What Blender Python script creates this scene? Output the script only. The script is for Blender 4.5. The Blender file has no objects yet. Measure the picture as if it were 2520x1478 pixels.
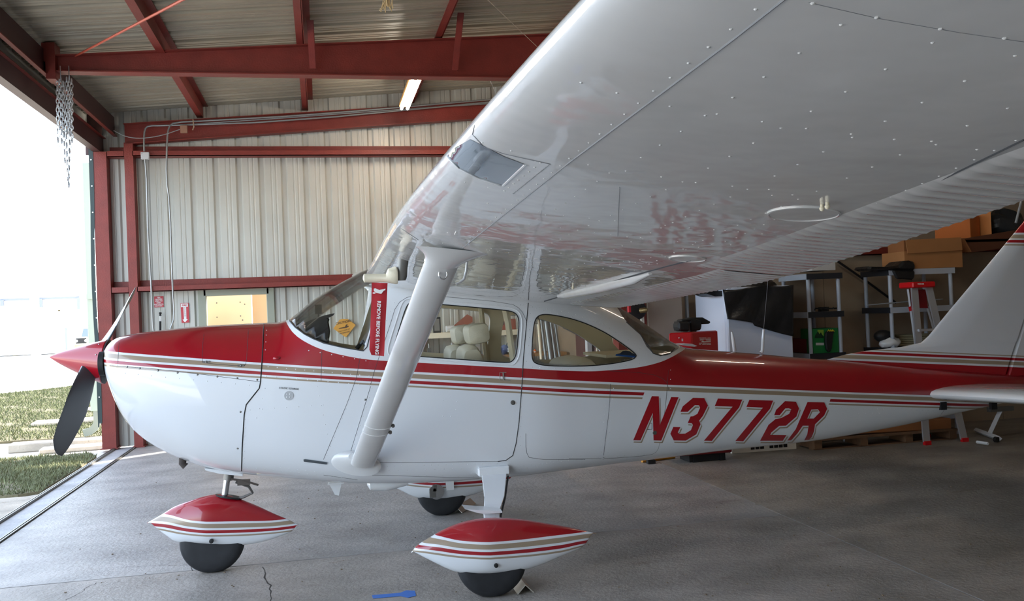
import bpy, bmesh, math, random
import numpy as np
from mathutils import Vector, Matrix
from mathutils.bvhtree import BVHTree
from mathutils.geometry import delaunay_2d_cdt
random.seed(7)
S = bpy.context.scene
COL = S.collection
# ------------------------------------------------------------------ camera
W, H = 2520, 1478
CAMP = (0.5916, -6.2366, 1.6284, -0.2089, 0.0109, -0.0400, 2226.1)   # x y z yaw pitch roll focal(px)
def _cam():
    cx, cy, cz, yaw, pit, rol, f = CAMP
    fw = np.array([-math.sin(yaw)*math.cos(pit), math.cos(yaw)*math.cos(pit), math.sin(pit)])
    r = np.array([math.cos(yaw), math.sin(yaw), 0.0]); u = np.cross(r, fw)
    r2 = r*math.cos(rol)+u*math.sin(rol); u2 = -r*math.sin(rol)+u*math.cos(rol)
    return np.array([cx, cy, cz]), r2, u2, fw, f
CC, CR, CU, CF, FPX = _cam()
cd = bpy.data.cameras.new('camera'); cam = bpy.data.objects.new('camera', cd); COL.objects.link(cam)
cam.matrix_world = Matrix(((CR[0], CU[0], -CF[0], CC[0]), (CR[1], CU[1], -CF[1], CC[1]), (CR[2], CU[2], -CF[2], CC[2]), (0, 0, 0, 1)))
cd.sensor_width = 36; cd.lens = FPX/W*36; cd.clip_start = .05; cd.clip_end = 900
S.camera = cam
# ------------------------------------------------------------------ world, sun, exposure
wd = bpy.data.worlds.new('sky'); S.world = wd; wd.use_nodes = True
nt = wd.node_tree; bg = nt.nodes['Background']
sky = nt.nodes.new('ShaderNodeTexSky'); sky.sky_type = 'NISHITA'; sky.sun_disc = False
SUN_DIR = Vector((1.0, .75, .90)).normalized()        # towards the sun
sky.sun_elevation = math.asin(SUN_DIR.z); sky.sun_rotation = math.atan2(SUN_DIR.x, SUN_DIR.y)
sky.dust_density = 3.0; sky.air_density = 1.2; sky.altitude = 100
hz = nt.nodes.new('ShaderNodeMix'); hz.data_type = 'RGBA'; hz.inputs[0].default_value = .35
hz.inputs[7].default_value = (6.4, 7.2, 8.6, 1)
nt.links.new(sky.outputs[0], hz.inputs[6]); nt.links.new(hz.outputs[2], bg.inputs[0]); bg.inputs[1].default_value = .30
sl = bpy.data.lights.new('sun', 'SUN'); sl.energy = 7.0; sl.angle = math.radians(.6); sl.color = (1, .93, .82)
so = bpy.data.objects.new('sun', sl); COL.objects.link(so); so.rotation_euler = SUN_DIR.to_track_quat('Z', 'Y').to_euler()
vs = S.view_settings; vs.view_transform = 'Standard'; vs.look = 'None'; vs.gamma = 1; vs.use_curve_mapping = False
vs.exposure = 1.6
# ------------------------------------------------------------------ helpers
def ray(q): return CC, CF*FPX+CR*(q[0]-W/2)-CU*(q[1]-H/2)
def onp(q, n, d):
    c, v = ray(q); n = np.array(n, float); return Vector(c+v*((d-n@c)/(n@v)))
def YP(q, Y): return onp(q, (0, 1, 0), Y)
def XP(q, X): return onp(q, (1, 0, 0), X)
def ZP(q, Z=0): return onp(q, (0, 0, 1), Z)
def hit(bvh, q, off=0.0):
    c, v = ray(q); h = bvh.ray_cast(Vector(c), Vector(v).normalized())
    if h[0] is None: return None, None
    n = h[1]
    if n.dot(Vector(v)) > 0: n = -n
    return h[0]+n*off, n
def lin(r, g, b):
    f = lambda c: (c/255/12.92 if c/255 <= .04045 else ((c/255+.055)/1.055)**2.4)
    return (f(r), f(g), f(b), 1)
def mat(name, rgb, rough=.5, metal=0, coat=0, bump=0, bscale=40, var=0, vscale=3, emis=0, coatr=.03, spec=.5):
    m = bpy.data.materials.new(name); m.use_nodes = True; n = m.node_tree; b = n.nodes['Principled BSDF']
    col = lin(*rgb)
    b.inputs['Base Color'].default_value = col; b.inputs['Roughness'].default_value = rough
    b.inputs['Metallic'].default_value = metal; b.inputs['Coat Weight'].default_value = coat; b.inputs['Coat Roughness'].default_value = coatr
    b.inputs['Specular IOR Level'].default_value = spec
    if emis:
        b.inputs['Emission Color'].default_value = col; b.inputs['Emission Strength'].default_value = emis
    if bump or var:
        tc = n.nodes.new('ShaderNodeTexCoord')
    if var:
        no = n.nodes.new('ShaderNodeTexNoise'); no.inputs['Scale'].default_value = vscale; no.inputs['Detail'].default_value = 6
        n.links.new(tc.outputs['Object'], no.inputs['Vector'])
        mr = n.nodes.new('ShaderNodeMapRange'); mr.inputs[1].default_value = .3; mr.inputs[2].default_value = .7
        mr.inputs[3].default_value = 1-var; mr.inputs[4].default_value = 1+var
        n.links.new(no.outputs[0], mr.inputs[0])
        mx = n.nodes.new('ShaderNodeVectorMath'); mx.operation = 'SCALE'; mx.inputs[0].default_value = col[:3]
        n.links.new(mr.outputs[0], mx.inputs['Scale']); n.links.new(mx.outputs[0], b.inputs['Base Color'])
    if bump:
        no = n.nodes.new('ShaderNodeTexNoise'); no.inputs['Scale'].default_value = bscale; no.inputs['Detail'].default_value = 5
        n.links.new(tc.outputs['Object'], no.inputs['Vector'])
        bp = n.nodes.new('ShaderNodeBump'); bp.inputs['Strength'].default_value = bump; bp.inputs['Distance'].default_value = .02
        n.links.new(no.outputs[0], bp.inputs['Height']); n.links.new(bp.outputs[0], b.inputs['Normal'])
    return m
def glass(name, tint=(1, 1, 1), ref=.9, base=.04):
    m = bpy.data.materials.new(name); m.use_nodes = True; n = m.node_tree; n.nodes.clear()
    o = n.nodes.new('ShaderNodeOutputMaterial'); t = n.nodes.new('ShaderNodeBsdfTransparent'); g = n.nodes.new('ShaderNodeBsdfGlossy')
    g.inputs['Roughness'].default_value = .01; t.inputs[0].default_value = (*tint, 1)
    fr = n.nodes.new('ShaderNodeFresnel'); fr.inputs[0].default_value = 1.45
    ml = n.nodes.new('ShaderNodeMath'); ml.operation = 'MULTIPLY'; ml.inputs[1].default_value = ref
    mx = n.nodes.new('ShaderNodeMixShader'); n.links.new(fr.outputs[0], ml.inputs[0]); n.links.new(ml.outputs[0], mx.inputs[0])
    n.links.new(t.outputs[0], mx.inputs[1]); n.links.new(g.outputs[0], mx.inputs[2]); n.links.new(mx.outputs[0], o.inputs[0])
    return m
class MB:
    def __init__(s): s.v = []; s.f = []; s.mi = []; s.sm = []; s.m = 0; s.smooth = False
    def add(s, vs, fs):
        o = len(s.v); s.v += [tuple(v) for v in vs]
        for f in fs: s.f.append([i+o for i in f]); s.mi.append(s.m); s.sm.append(s.smooth)
        return s
    def box(s, c, d, R=None, taper=None):
        hx, hy, hz_ = d[0]/2, d[1]/2, d[2]/2; vs = []
        for x, y, z in ((-1,-1,-1),(1,-1,-1),(1,1,-1),(-1,1,-1),(-1,-1,1),(1,-1,1),(1,1,1),(-1,1,1)):
            k = taper if (taper and z > 0) else 1
            p = Vector((x*hx*k, y*hy*k, z*hz_))
            if R is not None: p = R @ p
            vs.append(p+Vector(c))
        return s.add(vs, [(0,3,2,1),(4,5,6,7),(0,1,5,4),(1,2,6,5),(2,3,7,6),(3,0,4,7)])
    def b2(s, x0, x1, y0, y1, z0, z1): return s.box(((x0+x1)/2, (y0+y1)/2, (z0+z1)/2), (abs(x1-x0), abs(y1-y0), abs(z1-z0)))
    def tube(s, pts, r, n=8, cap=True, closed=False):
        pts = [Vector(p) for p in pts]; N = len(pts); rs = r if hasattr(r, '__len__') else [r]*N
        sm = s.smooth; s.smooth = True
        vs = []; prev = None
        for i, p in enumerate(pts):
            if closed: t = pts[(i+1) % N]-pts[i-1]
            else: t = pts[min(i+1, N-1)]-pts[max(i-1, 0)]
            t.normalize()
            if prev is None:
                a = Vector((0, 0, 1)) if abs(t.z) < .9 else Vector((1, 0, 0)); u = t.cross(a).normalized()
            else: u = (prev-t*prev.dot(t)).normalized()
            prev = u; w = t.cross(u)
            for k in range(n):
                a = 2*math.pi*k/n; vs.append(p+(u*math.cos(a)+w*math.sin(a))*rs[i])
        fs = []
        for i in range(N if closed else N-1):
            j = (i+1) % N
            for k in range(n): fs.append((i*n+k, i*n+(k+1) % n, j*n+(k+1) % n, j*n+k))
        if cap and not closed: fs += [tuple(range(n))[::-1], tuple((N-1)*n+k for k in range(n))]
        s.add(vs, fs); s.smooth = sm; return s
    def lathe(s, c, axis, prof, n=32):
        # prof: (distance along axis, radius)
        c = Vector(c); ax = Vector(axis).normalized(); a = Vector((0, 0, 1)) if abs(ax.z) < .9 else Vector((1, 0, 0))
        u = ax.cross(a).normalized(); w = ax.cross(u); vs = []
        for d, r in prof:
            for k in range(n):
                t = 2*math.pi*k/n; vs.append(c+ax*d+(u*math.cos(t)+w*math.sin(t))*max(r, 1e-4))
        fs = [(i*n+k, i*n+(k+1) % n, (i+1)*n+(k+1) % n, (i+1)*n+k) for i in range(len(prof)-1) for k in range(n)]
        fs += [tuple(range(n))[::-1], tuple((len(prof)-1)*n+k for k in range(n))]
        sm = s.smooth; s.smooth = True; s.add(vs, fs); s.smooth = sm; return s
    def loft(s, rings, cap=True):
        n = len(rings[0]); vs = [v for r in rings for v in r]
        fs = [(i*n+k, i*n+(k+1) % n, (i+1)*n+(k+1) % n, (i+1)*n+k) for i in range(len(rings)-1) for k in range(n)]
        if cap: fs += [tuple(range(n))[::-1], tuple((len(rings)-1)*n+k for k in range(n))]
        sm = s.smooth; s.smooth = True; s.add(vs, fs); s.smooth = sm; return s
    def prism(s, poly, vec):
        # planar polygon (3D points) extruded by vec
        n = len(poly); vec = Vector(vec); vs = [Vector(p) for p in poly]+[Vector(p)+vec for p in poly]
        return s.add(vs, [tuple(range(n))[::-1], tuple(range(n, 2*n))]+[(k, (k+1) % n, n+(k+1) % n, n+k) for k in range(n)])
    def sphere(s, c, r, n=12, m=8, sc=(1, 1, 1), R=None):
        vs = []; 
        for i in range(1, m):
            p = math.pi*i/m
            for k in range(n):
                t = 2*math.pi*k/n; v = Vector((r*sc[0]*math.sin(p)*math.cos(t), r*sc[1]*math.sin(p)*math.sin(t), r*sc[2]*math.cos(p)))
                vs.append((R@v if R is not None else v)+Vector(c))
        for z in (1, -1):
            v = Vector((0, 0, r*sc[2]*z)); vs.append((R@v if R is not None else v)+Vector(c))
        fs = [(i*n+k, (i+1)*n+k, (i+1)*n+(k+1) % n, i*n+(k+1) % n) for i in range(m-2) for k in range(n)]
        a = (m-1)*n; fs += [(a, k, (k+1) % n) for k in range(n)]+[(a+1, (m-2)*n+(k+1) % n, (m-2)*n+k) for k in range(n)]
        sm = s.smooth; s.smooth = True; s.add(vs, fs); s.smooth = sm; return s
    def build(s, name, mats, parent=None, fix=True, bevel=0):
        me = bpy.data.meshes.new(name); me.from_pydata(s.v, [], s.f)
        for m in (mats if isinstance(mats, (list, tuple)) else [mats]): me.materials.append(m)
        me.polygons.foreach_set('material_index', s.mi); me.polygons.foreach_set('use_smooth', s.sm)
        if fix:
            bm = bmesh.new(); bm.from_mesh(me); bmesh.ops.recalc_face_normals(bm, faces=bm.faces)
            if bevel: 
                es = [e for e in bm.edges if e.is_manifold and e.calc_face_angle(0) > .6]
                bmesh.ops.bevel(bm, geom=es, offset=bevel, segments=1, affect='EDGES')
            bm.to_mesh(me); bm.free()
        if any(s.sm): 
            try: me.set_sharp_from_angle(angle=math.radians(42))
            except Exception: pass
        me.update()
        o = bpy.data.objects.new(name, me); COL.objects.link(o)
        if parent is not None: o.parent = parent; o.matrix_parent_inverse = parent.matrix_world.inverted() if False else Matrix.Translation(-parent.location)
        return o
def tag(o, label=None, cat=None, group=None, kind=None):
    if label: o['label'] = label
    if cat: o['category'] = cat
    if group: o['group'] = group
    if kind: o['kind'] = kind
    return o
def thing(name, loc, label, cat, group=None, kind=None):
    o = bpy.data.objects.new(name, None); COL.objects.link(o); o.location = loc; o.empty_display_size = .1
    return tag(o, label, cat, group, kind)
def interp(pts):
    xs = [p[0] for p in pts]; ys = [p[1] for p in pts]
    # monotone cubic
    n = len(xs); d = [(ys[i+1]-ys[i])/(xs[i+1]-xs[i]) for i in range(n-1)]
    m = [d[0]]+[0 if d[i-1]*d[i] <= 0 else 2*d[i-1]*d[i]/(d[i-1]+d[i]) for i in range(1, n-1)]+[d[-1]]
    def f(x):
        if x <= xs[0]: return ys[0]
        if x >= xs[-1]: return ys[-1]
        i = max(k for k in range(n-1) if xs[k] <= x); h = xs[i+1]-xs[i]; t = (x-xs[i])/h
        return (2*t**3-3*t*t+1)*ys[i]+(t**3-2*t*t+t)*h*m[i]+(-2*t**3+3*t*t)*ys[i+1]+(t**3-t*t)*h*m[i+1]
    return f
def bvh_of(o):
    me = o.data; return BVHTree.FromPolygons([o.matrix_world @ v.co for v in me.vertices], [tuple(p.vertices) for p in me.polygons])
def dense(pl, step, closed=False):
    out = []; N = len(pl)
    for i in range(N if closed else N-1):
        a, b = pl[i], pl[(i+1) % N]; L = math.hypot(b[0]-a[0], b[1]-a[1]); k = max(1, int(L/step))
        out += [(a[0]+(b[0]-a[0])*j/k, a[1]+(b[1]-a[1])*j/k) for j in range(k)]
    if not closed: out.append(tuple(pl[-1]))
    return out
def smoothpoly(pl, it=2, closed=False):
    for _ in range(it):
        o = []; N = len(pl)
        if not closed: o.append(pl[0])
        for i in range(N if closed else N-1):
            a, b = pl[i], pl[(i+1) % N]; o += [(.75*a[0]+.25*b[0], .75*a[1]+.25*b[1]), (.25*a[0]+.75*b[0], .25*a[1]+.75*b[1])]
        if not closed: o.append(pl[-1])
        pl = o
    return pl
def decal(mb, bvh, poly, off=.0015, step=10, holes=(), fix=None):
    """flat paint or film lying on a curved skin: outline given in photo pixels, set down on the skin"""
    loops = [dense(poly, step, True)]+[dense(h, step, True) for h in holes]
    pts = []; edges = []
    for L in loops:
        o = len(pts); pts += L; edges += [(o+i, o+(i+1) % len(L)) for i in range(len(L))]
    xs = [p[0] for p in poly]; ys = [p[1] for p in poly]
    def inside(p, pl):
        c = False; j = len(pl)-1
        for i in range(len(pl)):
            if (pl[i][1] > p[1]) != (pl[j][1] > p[1]) and p[0] < (pl[j][0]-pl[i][0])*(p[1]-pl[i][1])/(pl[j][1]-pl[i][1])+pl[i][0]: c = not c
            j = i
        return c
    x = min(xs)+step/2
    while x < max(xs):
        y = min(ys)+step/2
        while y < max(ys):
            if inside((x, y), poly) and not any(inside((x, y), h) for h in holes): pts.append((x, y))
            y += step
        x += step
    r = delaunay_2d_cdt([Vector(p) for p in pts], edges, [], 0, .01)
    V = r[0]; F = []
    for f in r[2]:
        c = (sum(V[i].x for i in f)/len(f), sum(V[i].y for i in f)/len(f))
        if inside(c, poly) and not any(inside(c, h) for h in holes): F.append(tuple(f))
    vs = []; ok = []
    for v in V:
        p, n = hit(bvh, v, off); ok.append(p is not None); vs.append(p if p is not None else Vector((0, 0, 0)))
    F = [f for f in F if all(ok[i] for i in f)]
    used = sorted({i for f in F for i in f}); mp = {i: k for k, i in enumerate(used)}
    mb.smooth = True
    mb.add([vs[i] for i in used], [[mp[i] for i in f] for f in F])
def line_on(mb, bvh, pl, r=.002, step=8, n=5, off=0.0, closed=False):
    pts = []
    def flush():
        if len(pts) > 1: mb.tube(list(pts), r, n, closed=False)
        pts.clear()
    for q in dense(pl, step, closed)+([pl[0]] if closed else []):
        p, nn = hit(bvh, q, off)
        if p is None: flush(); continue
        if pts and (p-pts[-1]).length > .4: flush()
        if not pts or (p-pts[-1]).length > 1e-4: pts.append(p)
    flush()
def rivet(mb, p, n, r, h=.62):
    a = Vector((0, 0, 1)) if abs(n.z) < .9 else Vector((1, 0, 0)); u = n.cross(a).normalized(); w = n.cross(u); k = 6
    vs = [p+(u*math.cos(2*math.pi*i/k)+w*math.sin(2*math.pi*i/k))*r for i in range(k)]
    vs += [p+(u*math.cos(2*math.pi*i/k)+w*math.sin(2*math.pi*i/k))*r*.6+n*r*h*.8 for i in range(k)]+[p+n*r*h]
    mb.smooth = True
    mb.add(vs, [(i, (i+1) % k, k+(i+1) % k, k+i) for i in range(k)]+[(k+i, k+(i+1) % k, 2*k) for i in range(k)])
def rivets_on(mb, bvh, pl, sp, r=.0035, off=0):
    last = None
    for q in dense(pl, 1.5):
        p, n = hit(bvh, q)
        if p is None: continue
        if last is None or (p-last).length >= sp:
            rivet(mb, p, n, r); last = p
# ------------------------------------------------------------------ materials
def steel_mat(): return mat('red_oxide_steel', (120, 42, 33), .5, var=.12, vscale=6, bump=.15, bscale=60)
M = {}
M['steel'] = steel_mat()
M['galv'] = mat('corrugated_sheet', (186, 186, 178), .42, metal=.15, var=.05, vscale=2)
M['roof'] = mat('roof_sheet', (160, 151, 132), .38, metal=.15, var=.10, vscale=1.5)
M['conduit'] = mat('conduit_metal', (150, 152, 152), .4, metal=.6)
M['white'] = mat('gloss_white_paint', (228, 230, 232), .25, coat=1)
M['wing'] = mat('wing_paint', (213, 213, 212), .22, coat=1)
M['dark'] = mat('black_rubber', (22, 22, 24), .55)
M['tyre'] = mat('tyre_rubber', (34, 35, 38), .6, var=.2, vscale=20)
M['black'] = mat('matt_black', (20, 20, 21), .6)
M['blade'] = mat('blade_dark_grey', (62, 63, 66), .5)
M['chrome'] = mat('bright_steel', (205, 205, 205), .15, metal=1)
M['greymetal'] = mat('dull_metal', (120, 118, 114), .4, metal=.7)
M['redp'] = mat('gloss_red_paint', (165, 12, 30), .25, coat=1)
M['tan'] = mat('tan_paint', (160, 140, 116), .35, coat=.6)
M['cream'] = mat('cream_vinyl', (226, 217, 192), .5, bump=.1, bscale=120)
M['liner'] = mat('cream_liner', (228, 214, 180), .6)
M['glass'] = glass('window_plastic', (.985, .99, .98), .7)
M['seam'] = mat('seam_dark', (60, 62, 66), .7)
M['seamlight'] = mat('seam_grey', (140, 142, 145), .6)
M['cardboard'] = mat('cardboard', (176, 122, 74), .8, var=.06)
M['wood'] = mat('pine_wood', (170, 130, 88), .7, var=.15, vscale=8)
M['plasticgrey'] = mat('grey_plastic', (190, 192, 196), .5)
M['boardwall'] = mat('hardboard_wall', (150, 132, 112), .7, var=.08)
M['redtext'] = mat('red_film', (178, 30, 42), .5)
M['whitetext'] = mat('white_print', (240, 240, 238), .5)
# ------------------------------------------------------------------ floor
def floor_mat(name, tint, rough=.5, var=1.0):
    m = bpy.data.materials.new(name); m.use_nodes = True; n = m.node_tree; b = n.nodes['Principled BSDF']; L = n.links
    tc = n.nodes.new('ShaderNodeTexCoord')
    def noise(sc, det, vec=None, scale=(1, 1, 1)):
        mp = n.nodes.new('ShaderNodeMapping'); mp.inputs['Scale'].default_value = scale; L.new(tc.outputs['Object'], mp.inputs[0])
        x = n.nodes.new('ShaderNodeTexNoise'); x.inputs['Scale'].default_value = sc; x.inputs['Detail'].default_value = det; x.inputs['Roughness'].default_value = .62
        L.new(mp.outputs[0], x.inputs['Vector']); return x.outputs[0]
    r = n.nodes.new('ShaderNodeValToRGB'); r.color_ramp.elements[0].position = .3; r.color_ramp.elements[1].position = .72
    a, c = lin(*[int(t*.78) for t in tint]), lin(*[min(255, int(t*1.1)) for t in tint])
    r.color_ramp.elements[0].color = a; r.color_ramp.elements[1].color = c
    L.new(noise(1.3, 10, scale=(1, 1.6, 1)), r.inputs[0])
    r2 = n.nodes.new('ShaderNodeValToRGB'); r2.color_ramp.elements[0].position = .62; r2.color_ramp.elements[1].position = .74
    r2.color_ramp.elements[0].color = (1, 1, 1, 1); r2.color_ramp.elements[1].color = (.62, .55, .47, 1)
    L.new(noise(3.7, 8, scale=(.6, 1.3, 1)), r2.inputs[0])
    mx = n.nodes.new('ShaderNodeMix'); mx.data_type = 'RGBA'; mx.blend_type = 'MULTIPLY'; mx.inputs[0].default_value = .75*var
    L.new(r.outputs[0], mx.inputs[6]); L.new(r2.outputs[0], mx.inputs[7])
    r3 = n.nodes.new('ShaderNodeValToRGB'); r3.color_ramp.elements[0].position = .66; r3.color_ramp.elements[1].position = .70
    r3.color_ramp.elements[0].color = (1, 1, 1, 1); r3.color_ramp.elements[1].color = (.35, .32, .3, 1)
    L.new(noise(16, 3), r3.inputs[0])
    m3 = n.nodes.new('ShaderNodeMix'); m3.data_type = 'RGBA'; m3.blend_type = 'MULTIPLY'; m3.inputs[0].default_value = .5
    L.new(mx.outputs[2], m3.inputs[6]); L.new(r3.outputs[0], m3.inputs[7]); L.new(m3.outputs[2], b.inputs['Base Color'])
    rr = n.nodes.new('ShaderNodeMapRange'); rr.inputs[3].default_value = rough-.12; rr.inputs[4].default_value = rough+.2
    L.new(noise(2.2, 6), rr.inputs[0]); L.new(rr.outputs[0], b.inputs['Roughness'])
    bp = n.nodes.new('ShaderNodeBump'); bp.inputs['Strength'].default_value = .7; bp.inputs['Distance'].default_value = .012
    L.new(noise(30, 8), bp.inputs['Height']); L.new(bp.outputs[0], b.inputs['Normal'])
    return m
M['floor'] = floor_mat('hangar_concrete', (158, 154, 150), .42)
M['apron'] = floor_mat('weathered_concrete', (190, 180, 165), .8)
M['joint'] = mat('joint_dirt', (62, 56, 50), .95)
XR0, XR1 = -2.16, -1.90      # door rails
def structure(name, loc=(0, 0, 0)): return tag(thing(name, loc, None, None), kind='structure')
fl = structure('floor')
jm = MB().b2(-2.0, 12, -7.2, 7.0, -.2, -.02).build('joint_bed', M['joint'], fl)
def slab(x0, x1, y0, y1, m=None): 
    g = .007; MB().b2(x0+g, x1-g, y0+g, y1-g, -.15, 0).build('slab', m or M['floor'], fl)
slab(XR1+.02, 3.95, .07, 7.0); slab(XR1+.02, 3.95, -7.2, .07, floor_mat('hangar_concrete_front', (156, 149, 141), .45)); slab(3.95, 12, -7.2, 7.0, floor_mat('hangar_concrete_rear', (146, 139, 130), .5))
MB().b2(XR0+.02, XR1-.02, -7.2, 7.0, -.15, -.012).build('slab', floor_mat('track_concrete', (176, 176, 178), .6, .5), fl)
for x in (XR0, XR1):
    MB().b2(x-.018, x-.006, -7.2, 7.0, -.05, .012).b2(x+.006, x+.018, -7.2, 7.0, -.05, .012).b2(x-.018, x+.018, -7.2, 7, -.05, -.02).build('door_rail', M['greymetal'], fl)
def crack(px, w=.004):
    pts = []
    for i, q in enumerate(dense(px, 7)):
        p = ZP(q); pts.append((p.x+random.uniform(-1, 1)*.012, p.y+random.uniform(-1, 1)*.012, .0005))
    vs = []; 
    for i, p in enumerate(pts):
        ww = w*random.uniform(.4, 1.2); d = Vector(pts[min(i+1, len(pts)-1)])-Vector(pts[max(i-1, 0)]); nn = Vector((-d.y, d.x, 0)).normalized()*ww
        vs += [Vector(p)+nn, Vector(p)-nn]
    return MB().add(vs, [(2*i, 2*i+1, 2*i+3, 2*i+2) for i in range(len(pts)-1)]).build('crack', M['joint'], fl, fix=False)
crack([(648, 1393), (655, 1420), (668, 1440), (662, 1478)], .006)
crack([(472, 1378), (471, 1405)], .003); crack([(235, 1433), (205, 1452), (160, 1478)], .003)
crack([(300, 1395), (470, 1388)], .002)
# ------------------------------------------------------------------ corrugated walls and roof
def zroof(x): return 4.62+.078*(x+.9) if x < 4.2 else 4.62+.078*5.1-.078*(x-4.2)
PROF = [(0, 0), (.052, 0), (.058, .005), (.072, .005), (.078, 0), (.112, 0), (.118, .005), (.132, .005), (.138, 0), (.190, 0), (.212, .03), (.262, .03), (.284, 0), (.305, 0)]
def sheet(u0, per, zf, place, name, m, parent, z0f=None):
    """one rib-profiled sheet: u runs across the ribs"""
    us = [(u0+k*.305+a, d) for k in range(per) for a, d in PROF[:-1]]+[(u0+per*.305, 0)]
    vs = []; fs = []
    for i in range(len(us)-1):
        (a, d), (b, e) = us[i], us[i+1]; mid = (a+b)/2
        z0a = z0f(mid) if z0f else 0
        o = len(vs); vs += [place(a, z0a, d), place(b, z0a, e), place(b, zf(b), e), place(a, zf(a), d)]; fs.append((o, o+1, o+2, o+3))
    mb = MB().add(vs, fs); o = mb.build(name, m, parent, fix=False)
    return o
YW = 6.85
wb = structure('wall_back')
for k in range(7):
    sheet(-2.21+k*.915, 3, lambda x: zroof(x)+.02, lambda u, z, d: (u, YW+d, z), 'panel', M['galv'], wb, lambda x: 2.07 if -1.0 < x < -.05 else 0)
wn = structure('wall_front')
for k in range(7):
    sheet(-2.21+k*.915, 3, lambda x: zroof(x)+.02, lambda u, z, d: (u, -6.95-d, z), 'panel', M['galv'], wn)
XT, YT = 4.05, 3.75
wr = structure('wall_right')
MB().b2(XT, XT+.03, YT, YW+.05, 0, zroof(XT)).build('board', M['boardwall'], wr)
MB().b2(XT, XT+.03, -YT, -7, 0, zroof(XT)).build('board', M['boardwall'], wr)
wt = structure('wall_tail')
for i in range(6):
    x = XT+.1+i*1.22
    MB().b2(x+.003, x+1.217, YT, YT+.02, 0, 2.42).build('board', M['boardwall'], wt)
    MB().b2(x+.003, x+1.217, YT, YT+.02, 2.43, 4.9).build('board', M['boardwall'], wt)
MB().b2(XT, 11.5, -YT-.03, -YT, 0, 4.9).build('board', M['boardwall'], wt)
MB().b2(11.4, 11.5, -YT, YT, 0, 4.9).build('board', M['boardwall'], wt)
for x0_, x1_, y0_, y1_ in ((XT+.03, 11.6, YT+.02, YT+.06), (XT+.03, XT+.06, YT+.06, 7.1), (XT+.03, XT+.06, -7.1, -YT-.03)): MB().b2(x0_, x1_, y0_, y1_, 0, 5).build('backing_skin', M['galv'], wt)  # unseen backing, added to stop light leaking through the board joints
ce = structure('ceiling')
for k in range(16):
    y0 = -7.05+k*.915
    us = [(y0+j*.305+a, d) for j in range(3) for a, d in PROF[:-1]]+[(y0+.915, 0)]
    vs = []; fs = []
    for i in range(len(us)-1):
        (a, d), (b, e) = us[i], us[i+1]; o = len(vs)
        for x in (-2.45, 4.2, 11.6): vs += [(x, a, zroof(x)+d*2.2), (x, b, zroof(x)+e*2.2)]
        fs += [(o, o+1, o+3, o+2), (o+2, o+3, o+5, o+4)]
    MB().add(vs, fs).build('panel', M['roof'], ce, fix=False)
MB().b2(-2.45, 11.6, -7.2, 7.2, 5.2, 5.25).build('roof_cover', M['roof'], ce)
# roof edge trim
MB().b2(-2.47, -2.42, -7.1, 7.6, zroof(-2.45)-.2, zroof(-2.45)+.1).build('eave_trim', M['galv'], ce)
# ------------------------------------------------------------------ steel frame
def ibeam(mb, a, b, h0, h1, bf=.15, tf=.012, tw=.01, updir=(0, 0, 1)):
    """tapered I-section from a to b (points on the bottom flange), depths h0, h1, flange width across"""
    a, b = Vector(a), Vector(b); up = Vector(updir); t = (b-a).normalized(); s_ = t.cross(up).normalized()
    def slabq(p0, p1, q0, q1, hw):
        vs = []
        for P, Q in ((p0, p1), (q0, q1)):
            vs += [P-s_*hw, P+s_*hw, Q+s_*hw, Q-s_*hw]
        mb.add(vs, [(0,1,2,3),(4,7,6,5),(0,4,5,1),(1,5,6,2),(2,6,7,3),(3,7,4,0)])
    slabq(a, a+up*tf, b, b+up*tf, bf/2); slabq(a+up*(h0-tf), a+up*h0, b+up*(h1-tf), b+up*h1, bf/2)
    slabq(a+up*tf, a+up*(h0-tf), b+up*tf, b+up*(h1-tf), tw/2)
    return mb
def member(mb, name, label, loc, cat='beam', group=None, mats=None):
    o = thing(name, loc, label, cat, group); mb.build('beam', mats or M['steel'], o); return o
YR = 3.72
ra = member(ibeam(MB(), (-1.95, YR, 4.235), (4.0, YR, 4.235), .17, .56), 'rafter', 'big tapered red steel rafter crossing the hangar above the wing', (-1.95, YR, 4.235))
MB().b2(-1.965, -1.955, YR-.09, YR+.09, 4.2, 4.5).build('end_plate', M['steel'], ra)
for q0, q1 in (((762, 20), (770, 168)), ((1133, 0), (1120, 172))):
    a = YP(q1, YR-.12); b = YP(q0, YR-.5); b.z = zroof(b.x)-.05
    MB().prism([a+Vector((-.035, 0, 0)), a+Vector((.035, 0, 0)), b+Vector((.035, 0, 0)), b+Vector((-.035, 0, 0))], (0, .006, 0)).prism([a+Vector((.029, 0, 0)), a+Vector((.035, 0, 0)), b+Vector((.035, 0, 0)), b+Vector((.029, 0, 0))], (0, .06, 0)).build('flange_brace', M['steel'], ra)
# neighbour frame in front of the camera side and end frame at the wall
re_ = member(ibeam(MB(), (-1.9, YW-.13, 4.06), (3.98, YW-.13, 4.51), .28, .24, bf=.14), 'rafter', 'red steel end rafter against the corrugated wall, sloping up to the right', (-1.9, YW-.13, 4.06))
member(ibeam(MB(), (-1.95, -YR, 4.235), (4.0, -YR, 4.235), .17, .56), 'rafter', 'red steel rafter over the near half of the hangar, behind the viewer', (-1.95, -YR, 4.235))
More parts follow.
